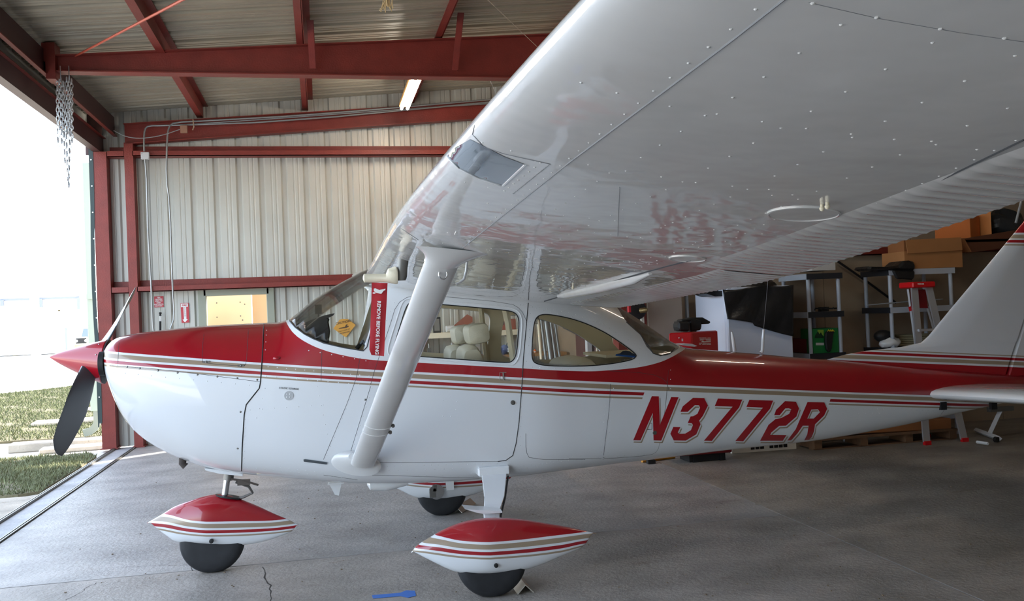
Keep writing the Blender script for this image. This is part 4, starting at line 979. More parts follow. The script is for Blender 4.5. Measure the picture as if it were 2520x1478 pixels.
nt_ = [(1014, 1359), (1026, 1345), (1060, 1323), (1094, 1304), (1130, 1289), (1166, 1280), (1203, 1275.5), (1239, 1275.5), (1288, 1279), (1336, 1287), (1384, 1295), (1433, 1305), (1470, 1314)]
nb_ = [(1014, 1361), (1021, 1366), (1045, 1379), (1082, 1397), (1118, 1413), (1142, 1418), (1191, 1418), (1239, 1416), (1288, 1411), (1336, 1399), (1384, 1379), (1421, 1365), (1447, 1353), (1470, 1318)]
na_ = [(1060, 1326), (1142, 1332), (1239, 1331), (1384, 1321.5), (1469, 1315.7)]; nbb = [(1026, 1367), (1142, 1374), (1239, 1373.4), (1384, 1364.7), (1445, 1354)]
mp, mpm = pant(nt_, nb_, na_, nbb, -1.09, .125, 'wheel_pant')
me_ = mp.data.copy()
for v in me_.vertices: v.co.y = -v.co.y
me_.flip_normals(); fo = bpy.data.objects.new('wheel_pant', me_); COL.objects.link(fo); fo.parent = PL; fo.matrix_parent_inverse = Matrix.Translation(-PL.location)
ot = [(362, 1287), (393, 1269), (431, 1246), (472, 1231), (500, 1222.5), (530, 1217), (565, 1220), (600, 1232), (634, 1246), (675, 1265), (715, 1282), (733, 1292.5)]
ob_ = [(362, 1289), (384.5, 1308), (411, 1327), (431, 1339), (472, 1341), (533, 1345), (573, 1348), (602, 1346), (644, 1339), (695, 1323), (715, 1315), (733, 1294)]
pant(ot, ob_, [(393, 1270), (472, 1280), (573, 1283), (715, 1282)], [(382, 1308), (451, 1316), (553, 1320), (654, 1318), (713, 1314)], 0, .105, 'nose_wheel_pant')
for (x, y, R, w, nm) in ((1.478, -1.09, .203, .15, 'tyre'), (1.478, 1.09, .203, .15, 'tyre'), (-.165, 0, .205, .12, 'nose_tyre')):
    if nm == 'tyre' : x = YP((1211, 1440), -1.09).x
    else: x = YP((525, 1380), 0).x
    sharp_ground((x, y, R-.006), R, w).build(nm, M['tyre'], PL)
    MB().lathe((x, y, R-.006), (0, 1, 0), [(-w/2+.006, R*.2), (-w/2+.02, R*.4), (w/2-.02, R*.4), (w/2-.006, R*.2)], 24).build('wheel_hub', M['greymetal'], PL)
bl = MB()
p = YP((1221, 1391), -1.212); bl.lathe(p, (0, -1, 0), [(-.012, .012), (.004, .012), (.006, .006)], 14)
p = YP((520, 1331), -.105); bl.lathe(p, (0, -1, 0), [(-.012, .014), (.004, .014), (.006, .006)], 14); bl.build('axle_bolt', M['black'], PL)
# main gear legs: flat tapering spring from the belly to each axle
GX = YP((1211, 1440), -1.09).x
GT = YP((1213, 1175), -.45).x; GB = YP((1211, 1262), -.95).x
for s_ in (-1, 1):
    rr = []
    for t, x, y, z, wx, ty in ((0, GT, .40, .61, .165, .03), (.1, GT, .50, .565, .16, .03), (.5, GT*.5+GB*.5, .76, .48, .125, .026), (.8, GB, .92, .42, .095, .024), (.93, GB, .98, .36, .085, .024), (1, GB, 1.0, .26, .08, .024)):
        dirn = Vector((0, 1, -.55)).normalized(); nn = Vector((0, .55, 1)).normalized()
        rr.append([(x-wx/2, s_*(y+ty*.3), z+ty*.5), (x+wx/2, s_*(y+ty*.3), z+ty*.5), (x+wx/2, s_*(y-ty*.3), z-ty*.5), (x-wx/2, s_*(y-ty*.3), z-ty*.5)])
    MB().loft(rr).build('gear_leg', M['white'], PL, bevel=.003)
    MB().box((GT, s_*.43, .60), (.21, .16, .06)).build('gear_leg_fairing', M['white'], PL, bevel=.01)
stp = MB(); c = Vector((GX-.01, -.93, .452))
a_ = [YP(q, -.98) for q in ((1144, 1252), (1180, 1255), (1236, 1257), (1236, 1261), (1190, 1264), (1170, 1260))]
stp.prism(a_, (0, .13, 0)); stp.build('boarding_step', M['white'], PL)
MB().tube([(GT+.09, -.5, .56), (GT*.5+GB*.5+.068, -.75, .475), (GB+.055, -.93, .41), (GB+.05, -.99, .34)], .006, 6).build('brake_line', M['seam'], PL)
# nose gear: oleo, collar, scissors link
n0 = YP((560, 1172), 0); n1 = YP((552, 1228), 0)
ng = MB(); ng.tube([n0, n1], .021, 18); ng.build('nose_strut', M['chrome'], PL)
n0b = YP((564, 1160), 0); MB().tube([n0b+Vector((0, 0, .06)), n0b, YP((562, 1180), 0)], .033, 16).build('strut_collar', M['greymetal'], PL)
ng = MB()
for off in (-.018, .018):
    o_ = Vector((0, off, 0))
    ng.tube([YP((580, 1185), 0)+o_, YP((612, 1196), 0)+o_, YP((622, 1212), 0)+o_, YP((600, 1222), 0)+o_, YP((565, 1231), 0)+o_], .007, 6)
ng.build('scissors_link', M['greymetal'], PL)
MB().tube([YP((566, 1178), -.02), YP((600, 1182), -.03), YP((636, 1193), -.03)], .007, 8).box(YP((600, 1186), -.02), (.08, .03, .035)).build('shimmy_damper', mat('oily_metal', (92, 84, 78), .5, metal=.4), PL)
MB().box(YP((553, 1227), 0), (.07, .07, .03)).box(YP((535, 1226), -.01), (.08, .04, .02)).build('fork_top', M['black'], PL)
op = MB(); op.loft([[Vector((c.x+.085*math.cos(a), .055*math.sin(a), c.z+.006-.03*math.cos(a)*.6)) for a in [2*math.pi*k/24 for k in range(24)]] for c in (YP((563, 1222), 0), YP((563, 1225), 0))]); op.build('pant_opening', M['black'], PL)
# brake unit visible on far wheel
bx = YP((1075, 1210), .95); MB().lathe(bx, (0, 1, 0), [(0, .06), (.03, .06)], 24).build('brake_disc', M['chrome'], PL)
MB().box(YP((1065, 1212), .93), (.05, .03, .07)).box(YP((1070, 1200), .93), (.03, .03, .05)).build('brake_caliper', M['greymetal'], PL)
MB().loft([[Vector((GX+.05+w*c, y, z+c*0)) for c in (-1, 1)]+[Vector((GX+.05+w*c, y+.012, z)) for c in (1, -1)] for (y, z, w) in ((.97, .42, .035), (.955, .33, .035), (.94, .22, .03))]).build('axle_bracket', M['white'], PL)
# ================================================================== OUTSIDE
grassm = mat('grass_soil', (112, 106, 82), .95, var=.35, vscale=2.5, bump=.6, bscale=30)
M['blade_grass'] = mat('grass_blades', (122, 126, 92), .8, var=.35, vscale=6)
M['concrete_lit'] = mat('taxiway_concrete', (205, 198, 186), .85, var=.08)
gd = structure('ground')
MB().b2(-160, -2.17, -60, 200, -.35, -.035).build('taxiway', M['concrete_lit'], gd)
MB().b2(-2.18, 12, 6.97, 60, -.35, -.03).build('taxiway', M['concrete_lit'], gd)
grassf = mat('sunny_grass_soil', (88, 82, 60), .95, var=.35, vscale=2.5, bump=.6, bscale=30); M['blade_far'] = mat('sunny_grass_blades', (88, 94, 58), .8, var=.35, vscale=6)  # darker copies of the grass colours, offsetting the strong sun on the lawn
lawn = thing('lawn', (-4, 10, 0), 'green lawn strip beyond the sunlit paving outside the doorway', 'lawn')
def patch(name, pts, z, parent, m):
    vs = [(x, y, z) for x, y in pts]; return MB().prism([(x, y, -.034) for x, y in pts], (0, 0, z+.034)).build(name, m, parent)
L1 = [(-2.30, 8.3), (-5.2, 8.45), (-9, 9.3), (-9.0, 17.5), (-6.2, 21.3), (-2.30, 23)]
L2 = [(-2.24, 6.05), (-2.24, 3.75), (-2.42, 3.62), (-5, 3.7), (-5, 6.3), (-3.4, 6.42), (-2.45, 6.5)]
patch('turf', L1, .0, lawn, grassf)
lawn2 = thing('lawn', (-3.4, 5, 0), 'shaded grass patch just outside the door rails, nearest the viewer', 'lawn')
patch('turf', L2, -.005, lawn2, grassm)
def inpoly(x, y, P):
    c = False; j = len(P)-1
    for i in range(len(P)):
        if (P[i][1] > y) != (P[j][1] > y) and x < (P[j][0]-P[i][0])*(y-P[i][1])/(P[j][1]-P[i][1])+P[i][0]: c = not c
        j = i
    return c
def blades(P, nb, h, parent, z, m='blade_grass'):
    vs = []; xs = [p[0] for p in P]; ys = [p[1] for p in P]; k = 0
    while k < nb:
        x, y = random.uniform(min(xs), max(xs)), random.uniform(min(ys), max(ys))
        if not inpoly(x, y, P): continue
        if math.sin(x*3.1+1)*math.sin(y*2.7)+math.sin(x*7+y*5)*.5 > .75 and random.random() < .75: k += 1; continue
        k += 1; a = random.uniform(0, 6.28); hh = h*random.uniform(.5, 1.3); w = .004+h*.06; l = random.uniform(-1, 1)*hh*.7, random.uniform(-1, 1)*hh*.7
        vs += [(x-w*math.cos(a), y-w*math.sin(a), z), (x+w*math.cos(a), y+w*math.sin(a), z), (x+l[0], y+l[1], z+hh)]
    mb = MB(); mb.add(vs, [(i*3, i*3+1, i*3+2) for i in range(len(vs)//3)]); o = mb.build('grass', M[m], parent, fix=False); o['kind'] = 'stuff'
blades(L2, 26000, .045, lawn2, -.01); blades(L1, 60000, .05, lawn, 0, 'blade_far')
# concrete pieces
ap = thing('paving_slab', (-2.4, 3.3, 0), 'pale concrete paving slab by the outer door rail, lower left', 'paving')
MB().b2(-3.4, -2.19, 1.2, 3.45, -.034, .0).build('slab', M['apron'], ap, bevel=.006)
for i, (x, y, lx, ly, rz, hh, lab) in enumerate(((-3.0, 7.35, 1.25, .30, .06, .12, 'long pale concrete splash block lying beyond the propeller tip'), (-2.75, 7.02, .8, .28, .1, .07, 'low broken concrete slab in front of the splash block'),
      (-3.35, 10.6, 1.8, .5, .1, .06, 'concrete pad in the lawn under the downspout'), (-3.3, 12.9, 1.6, .5, .15, .05, 'farther concrete pad in the lawn'))):
    zc = .002 if y > 8 else -.034
    o = thing('concrete_block', (x, y, zc), lab, 'block'); R = Matrix.Rotation(rz, 3, 'Z')
    MB().box((x, y, zc+hh/2), (lx, ly, hh), R).build('block', M['apron'], o, bevel=.015)
# downspout and trim of the next unit
TR = mat('pale_green_trim', (168, 180, 165), .5)
ds = thing('downspout', YP((222, 1050), 7.5), 'pale green downspout and corner trim beside the door column, elbow at the bottom', 'pipe')
def dspx(q): return YP(q, 7.5)
zz0 = dspx((235, 1010)).z; zz1 = 3.95; xx = dspx((240, 900)).x
MB().b2(xx-.10, xx+.01, 7.45, 7.53, zz0, zz1).build('pipe', TR, ds, bevel=.006)
el = [dspx((240, 1005)), dspx((241, 1035)), dspx((234, 1052)), dspx((221, 1061)), dspx((207, 1065))]
rr = [[c+u*.05+Vector((0, w, 0)) for u, w in ((e, -.04), (e, .04), (-e, .04), (-e, -.04))] for c, e in zip(el, (Vector((1, 0, 0)), Vector((.98, 0, .1)), Vector((.8, 0, -.6)), Vector((.45, 0, -.9)), Vector((.25, 0, -1))))]
MB().loft(rr).build('elbow', mat('dull_green_trim', (140, 146, 132), .5), ds)
tw = thing('trim_strip', (xx-.02, 7.3, 0), 'thin red and white trim strip behind the rubber seal of the door column', 'trim')
MB().b2(xx+.03, xx+.06, 7.5, 7.54, .3, 3.95).build('red_strip', M['steel'], tw); MB().b2(xx+.06, xx+.10, 7.5, 7.54, .25, 3.95).build('white_strip', M['white'], tw)
a = YP((225, 729), 7.4); MB().box(a, (.13, .03, .07)).build('bracket', TR, tw)
# distant hangars (overexposed in the sun)
LW = mat('pale_metal_siding', (222, 220, 212), .7); LB = mat('blue_trim_metal', (120, 126, 136), .6); LY = mat('cream_siding', (218, 206, 168), .7)
def far(q): return YP(q, 78)
b = thing('hangar_building', far((60, 850)), 'far pale hangar building with a long flat roofline, left edge', 'building')
x0, x1 = far((-60, 800)).x, far((196, 800)).x; z1 = far((100, 729)).z; z0 = 0
MB().b2(x0, x1, 78, 90, 0, z1-.2).build('wall', LW, b); MB().b2(x0, x1+.1, 77.8, 90, z1-.28, z1-.1).build('roof_edge', LB, b)
for q in ((8, 745), (103, 745), (196, 745)):
    p = far(q); MB().b2(p.x-.12, p.x+.12, 77.6, 77.8, 1 if q[0] > 150 else p.z-.8, z1-.2).build('roof_post', LB, b)
b = thing('hangar_building', YP((80, 850), 58), 'nearer pale hangar with cream fascia in front of the far one', 'building')
f2_ = lambda q: YP(q, 58)
P_ = [f2_(q) for q in ((-60, 750), (34, 754), (166, 764), (166, 850), (-60, 850))]
P_[-1].z = P_[-2].z = 0; MB().prism(P_, (0, 12, 0)).build('wall', LW, b)
for qa, qb in (((-40, 754), (31, 762)), ((102, 761), (150, 765)), ((145, 763), (167, 773))):
    a, c = f2_(qa), f2_(qb); MB().b2(a.x, c.x, 57.8, 57.98, min(a.z, c.z), max(a.z, c.z)).build('fascia', LY, b)
p = f2_((36, 800)); MB().b2(p.x-.1, p.x+.1, 57.8, 57.98, 0, f2_((36, 754)).z).build('door_post', LY, b)
p = f2_((165, 830)); MB().b2(p.x-.06, p.x+.06, 57.8, 57.98, 0, f2_((165, 806)).z).build('door_post', LB, b)
# neighbour row on the taxiway horizon
# pickup truck
tc0 = YP((200, 838), 50); tx, ty = tc0.x, 50
tk = thing('pickup_truck', (tx, ty, 0), 'small dark-grilled pickup truck parked far outside with yellow bumper', 'truck')
YEL = mat('yellow_bumper', (225, 215, 110), .5); TW_ = mat('truck_white', (225, 222, 205), .4)
sx_ = .92*YP((217, 838), 50).x-.92*YP((182, 838), 50).x; hw = sx_/2
MB().b2(tx-hw, tx+hw, ty, ty+4.6, .5, 1.05).build('body', TW_, tk, bevel=.03)
MB().prism([(tx-hw*.85, ty+1.2, 1.05), (tx+hw*.85, ty+1.2, 1.05), (tx+hw*.7, ty+1.6, 1.62), (tx-hw*.7, ty+1.6, 1.62)], (0, 1.3, 0)).build('cab', TW_, tk)
MB().prism([(tx-hw*.75, ty+1.17, 1.1), (tx+hw*.75, ty+1.17, 1.1), (tx+hw*.62, ty+1.5, 1.56), (tx-hw*.62, ty+1.5, 1.56)], (0, .02, 0)).build('windscreen', M['landing'] if 'landing' in M else llm, tk)
MB().b2(tx-hw*.8, tx+hw*.8, ty-.03, ty, .72, 1.02).build('grille', M['black'], tk)
MB().b2(tx-hw*1.02, tx+hw*1.02, ty-.1, ty-.02, .48, .66).build('bumper', YEL, tk)
for sx2 in (-1, 1):
    MB().lathe((tx+sx2*hw*.8, ty+.8, .36), (1, 0, 0), [(-.1, .36), (.1, .36)], 16).build('wheel', M['tyre'], tk)
    MB().lathe((tx+sx2*hw*.8, ty+3.7, .36), (1, 0, 0), [(-.1, .36), (.1, .36)], 16).build('wheel', M['tyre'], tk)
    MB().lathe((tx+sx2*hw*.72, ty-.01, .87), (0, -1, 0), [(0, .09), (.03, .08)], 12).build('headlamp', M['white'], tk)
# beacon tower top
bt = thing('beacon_tower', YP((68, 900), 56), 'distant airfield beacon tower with blue lamp above the doorway opening', 'tower')
bt.location.z = 0; c = YP((68, 262), 54); BLU = mat('beacon_blue', (90, 190, 225), .4); GW = mat('tower_white', (214, 222, 236), .5)
MB().lathe((c.x, 54, c.z), (0, 0, 1), [(-.35, .25), (-.3, .55), (.0, .55), (.03, .3), (.3, .3)], 16).build('platform', GW, bt)
MB().lathe((c.x, 54, c.z+.1), (0, 0, 1), [(.2, .16), (.45, .16), (.6, .05)], 16).build('lamp', BLU, bt)
MB().tube([(c.x, 54, 0), (c.x, 54, c.z-.3)], [.28, .22], 12).build('mast', mat('tower_mast', (235, 235, 235), .6), bt)
for k in range(8):
    a = k*math.pi/4; MB().tube([(c.x+.7*math.cos(a), 54+.7*math.sin(a), c.z-.1), (c.x+.7*math.cos(a), 54+.7*math.sin(a), c.z+.2)], .02, 5).build('rail_post', GW, bt)
MB().tube([(c.x+.7*math.cos(k*math.pi/8), 54+.7*math.sin(k*math.pi/8), c.z+.2) for k in range(16)], .02, 5, closed=True).build('rail', GW, bt)
MB().tube([(c.x+.3, 54, c.z-.1), (c.x+1.9, 54, c.z-.12)], .05, 6).build('wind_arm', mat('wind_arm', (190, 195, 225), .5), bt)

# ================================================================== HANGAR FITTINGS ON THE BACK WALL
def wallp(q, d=.0): return YP(q, YW-d)
# conduits
def conduit(pl, r, d, lab, name='conduit'):
    pts = [YP(q, YW-d) for q in pl]; return tag(MB().tube(pts, r, 8).build(name, M['conduit']), lab, 'pipe')
conduit(smoothpoly([(1215, 244), (760, 283), (500, 297), (428, 301), (415, 312), (411, 345), (409, 440), (418, 500), (424, 700), (430, 780), (418, 812)], 1), .012, .30, 'long bare conduit under the roof that drops down the wall beside the narrow column')
conduit(smoothpoly([(1215, 250), (700, 299), (400, 309), (365, 309), (356, 318), (354, 345), (355, 372)], 1), .012, .29, 'lower bare conduit ending at the grey box on the upper girt')
conduit([(357, 392), (361, 440), (364, 560), (372, 700), (376, 800), (380, 830)], .012, .22, 'thin conduit running from the grey box down the wall')
conduit([(462, 306), (700, 290), (1000, 268), (1218, 254)], .009, .285, 'third thin conduit along the face of the end rafter')
cb = MB().tube([YP(q, YW-.32) for q in smoothpoly([(280, 321), (310, 337), (350, 341), (400, 333), (443, 318)], 2)], .006, 6).build('cable', M['seamlight']); tag(cb, 'grey cable sagging from the corner to the brown junction box', 'cable')
def pbox(qa, qb, Y, d, mb=None):
    """box whose front face spans photo pixels qa..qb at depth Y, d deep"""
    a, b = YP(qa, Y), YP(qb, Y); mb = mb or MB(); return mb.b2(a.x, b.x, Y, Y+d, a.z, b.z)
def one(name, mb, m, label, cat, group=None, bevel=0): return tag(mb.build(name, m, None, bevel=bevel), label, cat, group)
jb = thing('junction_box', YP((452, 316), YW-.34), 'brown junction box on the end rafter', 'box'); pbox((443, 308), (461, 326), YW-.36, .06).build('box', mat('tan_box', (150, 112, 92), .5), jb, bevel=.004); 
MB().tube([YP((475, 294), YW-.37), YP((477, 312), YW-.37), YP((474, 320), YW-.37)], .008, 6).build('hanging_tie', M['tan'], jb)
jb = thing('junction_box', YP((357, 382), YW-.22), 'pale grey junction box on the upper girt beside the narrow column', 'box'); pbox((346, 374), (367, 391), YW-.26, .06).build('box', M['plasticgrey'], jb, bevel=.004)
for q in ((349, 377), (365, 389)): MB().lathe(YP(q, YW-.26), (0, -1, 0), [(0, .005), (.003, .004)], 8).build('screw', M['greymetal'], jb)
# signs
def sign_quad(name, quad, Y, m, label, th=.004):
    o = thing(name, YP(quad[0], Y), label, 'sign'); MB().prism([YP(q, Y) for q in quad], (0, th, 0)).build('plate', m, o); return o
PR = mat('faded_red_sign', (196, 62, 72), .5)
s1 = sign_quad('warning_sign', [(379, 729), (402, 728), (403, 755), (380, 756)], YW-.012, PR, 'small red notice with six lines of white lettering on the corrugated wall')
for i, (t, w) in enumerate((('FIRE', 8), ('HAZARD', 14), ('AREA NO', 14), ('OPEN', 10), ('ELECTRICAL', 18), ('MOTORS', 13))):
    y = 732 + i*4.1; a = YP((390.5-w/2, y), YW-.015); b = YP((390.5+w/2, y), YW-.015)
    text_on(t, (390.7, y), (400, y-.4), .0245, M['whitetext'], s1, Y=YW-.0135, bold=.0006, xs=.92)
s2 = sign_quad('extinguisher_sign', [(444, 746), (464, 745), (466, 793), (447, 794)], YW-.012, PR, 'tall red FIRE EXTINGUISHER sign with a white arrow pointing down')
mb = MB(); z2 = lambda pl: [YP((340+x/7, 690+y/7), YW-.014) for x, y in pl]
mb.prism(z2([(735, 398), (855, 393), (858, 450), (827, 452), (832, 662), (855, 665), (806, 720), (764, 672), (790, 668), (778, 456), (738, 458)]), (0, .001, 0)); mb.build('arrow', M['whitetext'], s2)
text_on('FIRE', (453.8, 751), (460, 750.7), .034, PR, s2, Y=YW-.0155, bold=.0008)
e = text_on('EXTINGUISHER', (454.8, 767), (455.3, 785), .019, mat('sign_grey_text', (150, 110, 112), .5), s2, Y=YW-.0155)
# fire extinguisher nozzle above the cowl
fe = thing('fire_extinguisher', YP((394, 860), YW-.15), 'extinguisher hose and black nozzle with white band against the wall, seen over the cowl', 'extinguisher')
c = lambda y: YP((394.5, y), YW-.12)
MB().tube([c(768), c(771), c(774), c(777)], [.016, .019, .012, .018], 10).build('nozzle_head', M['black'], fe)
MB().tube([c(777), c(790)], .008, 8).build('white_band', M['white'], fe)
MB().tube([c(790), c(840)], .015, 10).build('hose', M['black'], fe)
k = c(840); MB().lathe((k.x, k.y, .75), (0, 0, 1), [(0, .075), (.02, .085), (.42, .085), (.48, .05), (.52, .03)], 20).build('cylinder', M['redp'], fe)
# caution sign
cs = thing('caution_sign', YP((848, 800), YW-.03), 'tilted yellow CAUTION sign with propeller drawing on the wall', 'sign')
z3 = lambda pl, Y=YW-.03: [YP((780+x/8.21, 700+y/8.21), Y) for x, y in pl]
YS = mat('sign_yellow', (214, 158, 70), .6)
MB().prism(z3([(330, 890), (455, 708), (520, 690), (620, 692), (785, 815), (590, 1062), (575, 1060)]), (0, .012, 0)).build('plate', YS, cs, bevel=.003)
DK = mat('sign_print', (92, 70, 52), .6)
text_on('CAUTION', (780+528/8.21, 700+762/8.21), (780+600/8.21, 700+748/8.21), .046, DK, cs, Y=YW-.032, bold=.0008)
mb = MB(); pr_ = z3([(435, 885), (470, 872), (570, 850), (640, 830), (642, 850), (600, 872), (520, 882), (450, 893)], YW-.033); mb.prism(pr_, (0, .002, 0)); mb.prism(z3([(565, 845), (590, 805), (625, 800), (600, 850)], YW-.033), (0, .002, 0)); mb.build('propeller_drawing', DK, cs)
text_on('STAY CLEAR OF', (780+545/8.21, 700+925/8.21), (780+620/8.21, 700+905/8.21), .024, DK, cs, Y=YW-.032)
text_on('PROPELLER', (780+560/8.21, 700+970/8.21), (780+630/8.21, 700+950/8.21), .03, DK, cs, Y=YW-.032)
# tube light
tl = thing('tube_light', (1.84, 5.0, 4.2), 'lit twin-tube fluorescent fixture hanging under the roof behind the wing', 'lamp')
a = ZP((1041, 182), 4.40); b = ZP((1012, 268), 4.40); a.x = b.x = 1.82
MB().b2(1.73, 1.88, a.y-.02, b.y+.02, 4.43, 4.48).build('housing', mat('fixture_tan', (200, 150, 90), .5), tl, bevel=.006)
LM = mat('tube_glow', (255, 248, 235), .5, emis=22)
for dx in (-.04, .04): MB().tube([(1.80+dx, a.y, 4.405), (1.80+dx, b.y, 4.405)], .02, 10).build('tube', LM, tl)
for y in (a.y+.1, b.y-.1): MB().tube([(1.8, y, 4.48), (1.8, y, zroof(1.8))], .004, 5).build('hanger', M['greymetal'], tl)
tl2 = thing('tube_light', (3.0, 0, 4.2), 'lit fluorescent fixture hanging over the tail bay, hidden above the wing', 'lamp')
MB().b2(4.9, 6.1, .4, .55, 4.28, 4.33).build('housing', mat('fixture_tan2', (200, 150, 90), .5), tl2); MB().tube([(4.9, .48, 4.25), (6.1, .48, 4.25)], .02, 10).build('tube', LM, tl2)
# chains hanging from hooks
CH = mat('chain_metal', (196, 200, 204), .3, metal=.9)
def link(c, turn, r=.0135, h=.028, t=.0045):
    mb = MB(); ax_ = Vector((math.cos(turn), math.sin(turn), 0))
    return [c+ax_*(r*math.cos(a))+Vector((0, 0, h*math.sin(a)*1.0)) for a in [2*math.pi*k/10 for k in range(10)]]
for gi, (hq, lab, runs) in enumerate((((148, 182), 'left of two hanging chain bundles hooked to the rafter end', [((141, 190), (143, 360)), ((149, 190), (152, 352)), ((156, 200), (158, 345)), ((146, 195), (147, 330)), ((153, 200), (160, 400))]),
                                   ((169, 182), 'right, longer hanging chain bundle hooked to the rafter end', [((164, 190), (165, 330)), ((170, 190), (172, 340)), ((176, 195), (177, 350)), ((168, 200), (168, 320)), ((175, 220), (169, 460)), ((163, 330), (168, 458))]))):
    o = thing('chain', YP(hq, YR-.05), lab, 'chain', 'steel chains hooked on the rafter')
    mb = MB(); mb.tube([YP((hq[0], 162), YR-.08), YP((hq[0]+1, 185), YR-.08), YP((hq[0]+2, 196), YR-.05)], .005, 6).build('hook', CH, o)
    for (qa, qb) in runs:
        yy = YR-.06+random.uniform(-.05, .05); a, b = YP(qa, yy), YP(qb, yy); L = (b-a).length; nn_ = int(L/.043); mb = MB()
        for k in range(nn_):
            c = a.lerp(b, (k+.5)/nn_); mb.tube(link(c, 0 if k % 2 else 1.5), .0048, 5, closed=True)
        q = mb.build('chain_links', CH, o); q['kind'] = 'stuff'
# rope tuft
rp = thing('rope_bundle', YP((952, 10), 2.6), 'bunch of pale frayed rope hanging from the roof at the top edge', 'rope')
mb = MB(); 
for k in range(16):
    c0 = YP((952+random.uniform(-8, 8), -40), 2.6); c1 = YP((952+random.uniform(-15, 15), random.uniform(12, 31)), 2.6); mid = c0.lerp(c1, .6)+Vector((random.uniform(-.03, .03), random.uniform(-.02, .02), 0))
    mb.tube([c0, mid, c1, c1+Vector((random.uniform(-.015, .015), 0, .02))], .005, 5)
c0 = YP((952, -38), 2.6); mb.tube([c0, (c0.x, c0.y, zroof(c0.x)-.01)], .012, 8)
mb.build('rope', mat('rope_fibre', (220, 196, 150), .8), rp)['kind'] = 'stuff'
def toroof(a, b): k = (zroof(a.x)-a.z)/max((a-b).z, .05); return a+(a-b)*min(k, 3)
sa, sb = YP((1195, -5), 1.0), YP((1322, 115), 1.0)
one('string', MB().tube([toroof(sa, sb), sa, sb], .002, 5), M['tan'], 'thin tan string slanting down toward the wing', 'string')
one('string', MB().tube([toroof(YP((1065, -5), 4.5), YP((1120, 50), 4.5)), YP((1065, -5), 4.5), YP((1120, 50), 4.5), YP((1180, 140), 4.6), YP((1222, 232), 4.8)], .003, 5), M['seamlight'], 'fine pale wire looping behind the big rafter', 'string')
# ---- wall shelf and things seen through the cabin windows
Ys = YW-.32
sh = thing('wall_shelf', YP((1160, 826), Ys), 'cream board shelf on the corrugated wall, seen through the cabin windows', 'shelf')
a = YP((1030, 821), Ys); b = YP((1290, 833), Ys); MB().b2(a.x-.3, b.x+.1, Ys, YW-.02, a.z-.075, a.z).build('shelf_board', M['cream'], sh)
MB().b2(a.x, a.x+.03, Ys+.05, YW-.02, a.z-.3, a.z-.075).b2(b.x-.2, b.x-.17, Ys+.05, YW-.02, a.z-.3, a.z-.075).build('bracket', M['cream'], sh)
zs_ = a.z
def onshelf(px0, px1, top, dep, name, m, lab, cat):
    x0_, x1_ = YP((px0, 800), Ys).x, YP((px1, 800), Ys).x; z = YP((px0, top), Ys).z
    o = thing(name, ((x0_+x1_)/2, Ys+.1, zs_), lab, cat); MB().b2(x0_, x1_, Ys+.06, Ys+.06+dep, zs_, z).build('body', m, o, bevel=.004); return o
PF = mat('photo_grey', (120, 116, 110), .5)
o = onshelf(1067, 1086, 780, .015, 'picture_frame', M['black'], 'dark upright picture frame on the wall shelf', 'frame'); x0_, x1_ = YP((1070, 800), Ys).x, YP((1083, 800), Ys).x; MB().b2(x0_, x1_, Ys+.055, Ys+.059, zs_+.03, zs_+.2).build('picture', PF, o)
onshelf(1052, 1061, 802, .05, 'small_box', mat('brown_box', (110, 92, 76), .6), 'small dark box left of the picture frame on the shelf', 'box')
o = thing('can', (YP((1108, 815), Ys).x, Ys+.1, zs_), 'white round can lying on the wall shelf', 'can'); c = YP((1108, 813), Ys+.1); c.z = zs_+.05; MB().lathe(c, (1, .2, 0), [(-.06, .045), (.06, .045), (.065, .03)], 16).build('body', M['white'], o)
o = thing('wood_brace', (YP((1140, 790), YW-.1).x, YW-.1, zs_), 'tilted red-brown board leaning above the wall shelf', 'board')
MB().prism([YP(q, YW-.1) for q in ((1112, 805), (1150, 773), (1163, 780), (1163, 792), (1130, 808))], (0, .03, 0)).build('board', mat('redbrown_board', (150, 92, 74), .6), o)
onshelf(1234, 1272, 785, .12, 'round_tin', mat('brick_tin', (150, 92, 76), .5), 'brown box with rounded top on the shelf, seen through the rear of the door window', 'box')
onshelf(1229, 1233, 803, .06, 'small_tin', M['redp'], 'tiny red tin beside the brown box', 'tin')
# workbench below with bottles
bn = thing('workbench', YP((1150, 900), YW-.5), 'wooden workbench along the corrugated wall behind the cabin', 'bench')
zb2 = YP((1180, 876), YW-.62).z; xb0, xb1 = YP((1000, 880), YW-.62).x, 4.0
MB().b2(xb0, xb1, YW-.62, YW-.03, zb2-.04, zb2).build('bench_top', M['wood'], bn)
for x in (xb0+.05, (xb0+xb1)/2, xb1-.1):
    for y in (YW-.58, YW-.1): MB().b2(x, x+.07, y, y+.07, 0, zb2-.04).build('leg', M['wood'], bn)
def bottle(px, top, w, name, m, lab, cap):
    c = YP((px, 860), YW-.45); z1 = YP((px, top), YW-.45).z; h = z1-zb2; o = thing(name, (c.x, c.y, zb2), lab, 'bottle')
    MB().lathe((c.x, c.y, zb2), (0, 0, 1), [(0, w*.95), (.01, w), (h*.55, w), (h*.72, w*.8), (h*.85, w*.32), (h*.92, w*.3)], 18).build('body', m, o)
    MB().lathe((c.x, c.y, zb2+h*.92), (0, 0, 1), [(0, w*.36), (h*.08, w*.36)], 14).build('cap', cap, o)
    MB().lathe((c.x, c.y, zb2+h*.15), (0, 0, 1), [(0, w*1.02), (h*.25, w*1.02)], 18).build('label_band', M['white'], o); return o
bottle(1256, 833, .062, 'bottle', glass('clear_plastic', (.85, .9, .9), 1), 'clear plastic water bottle on the bench behind the door window', M['white'])
bottle(1103, 851, .028, 'bottle', M['white'], 'white pill bottle on the bench behind the front seats', M['white'])
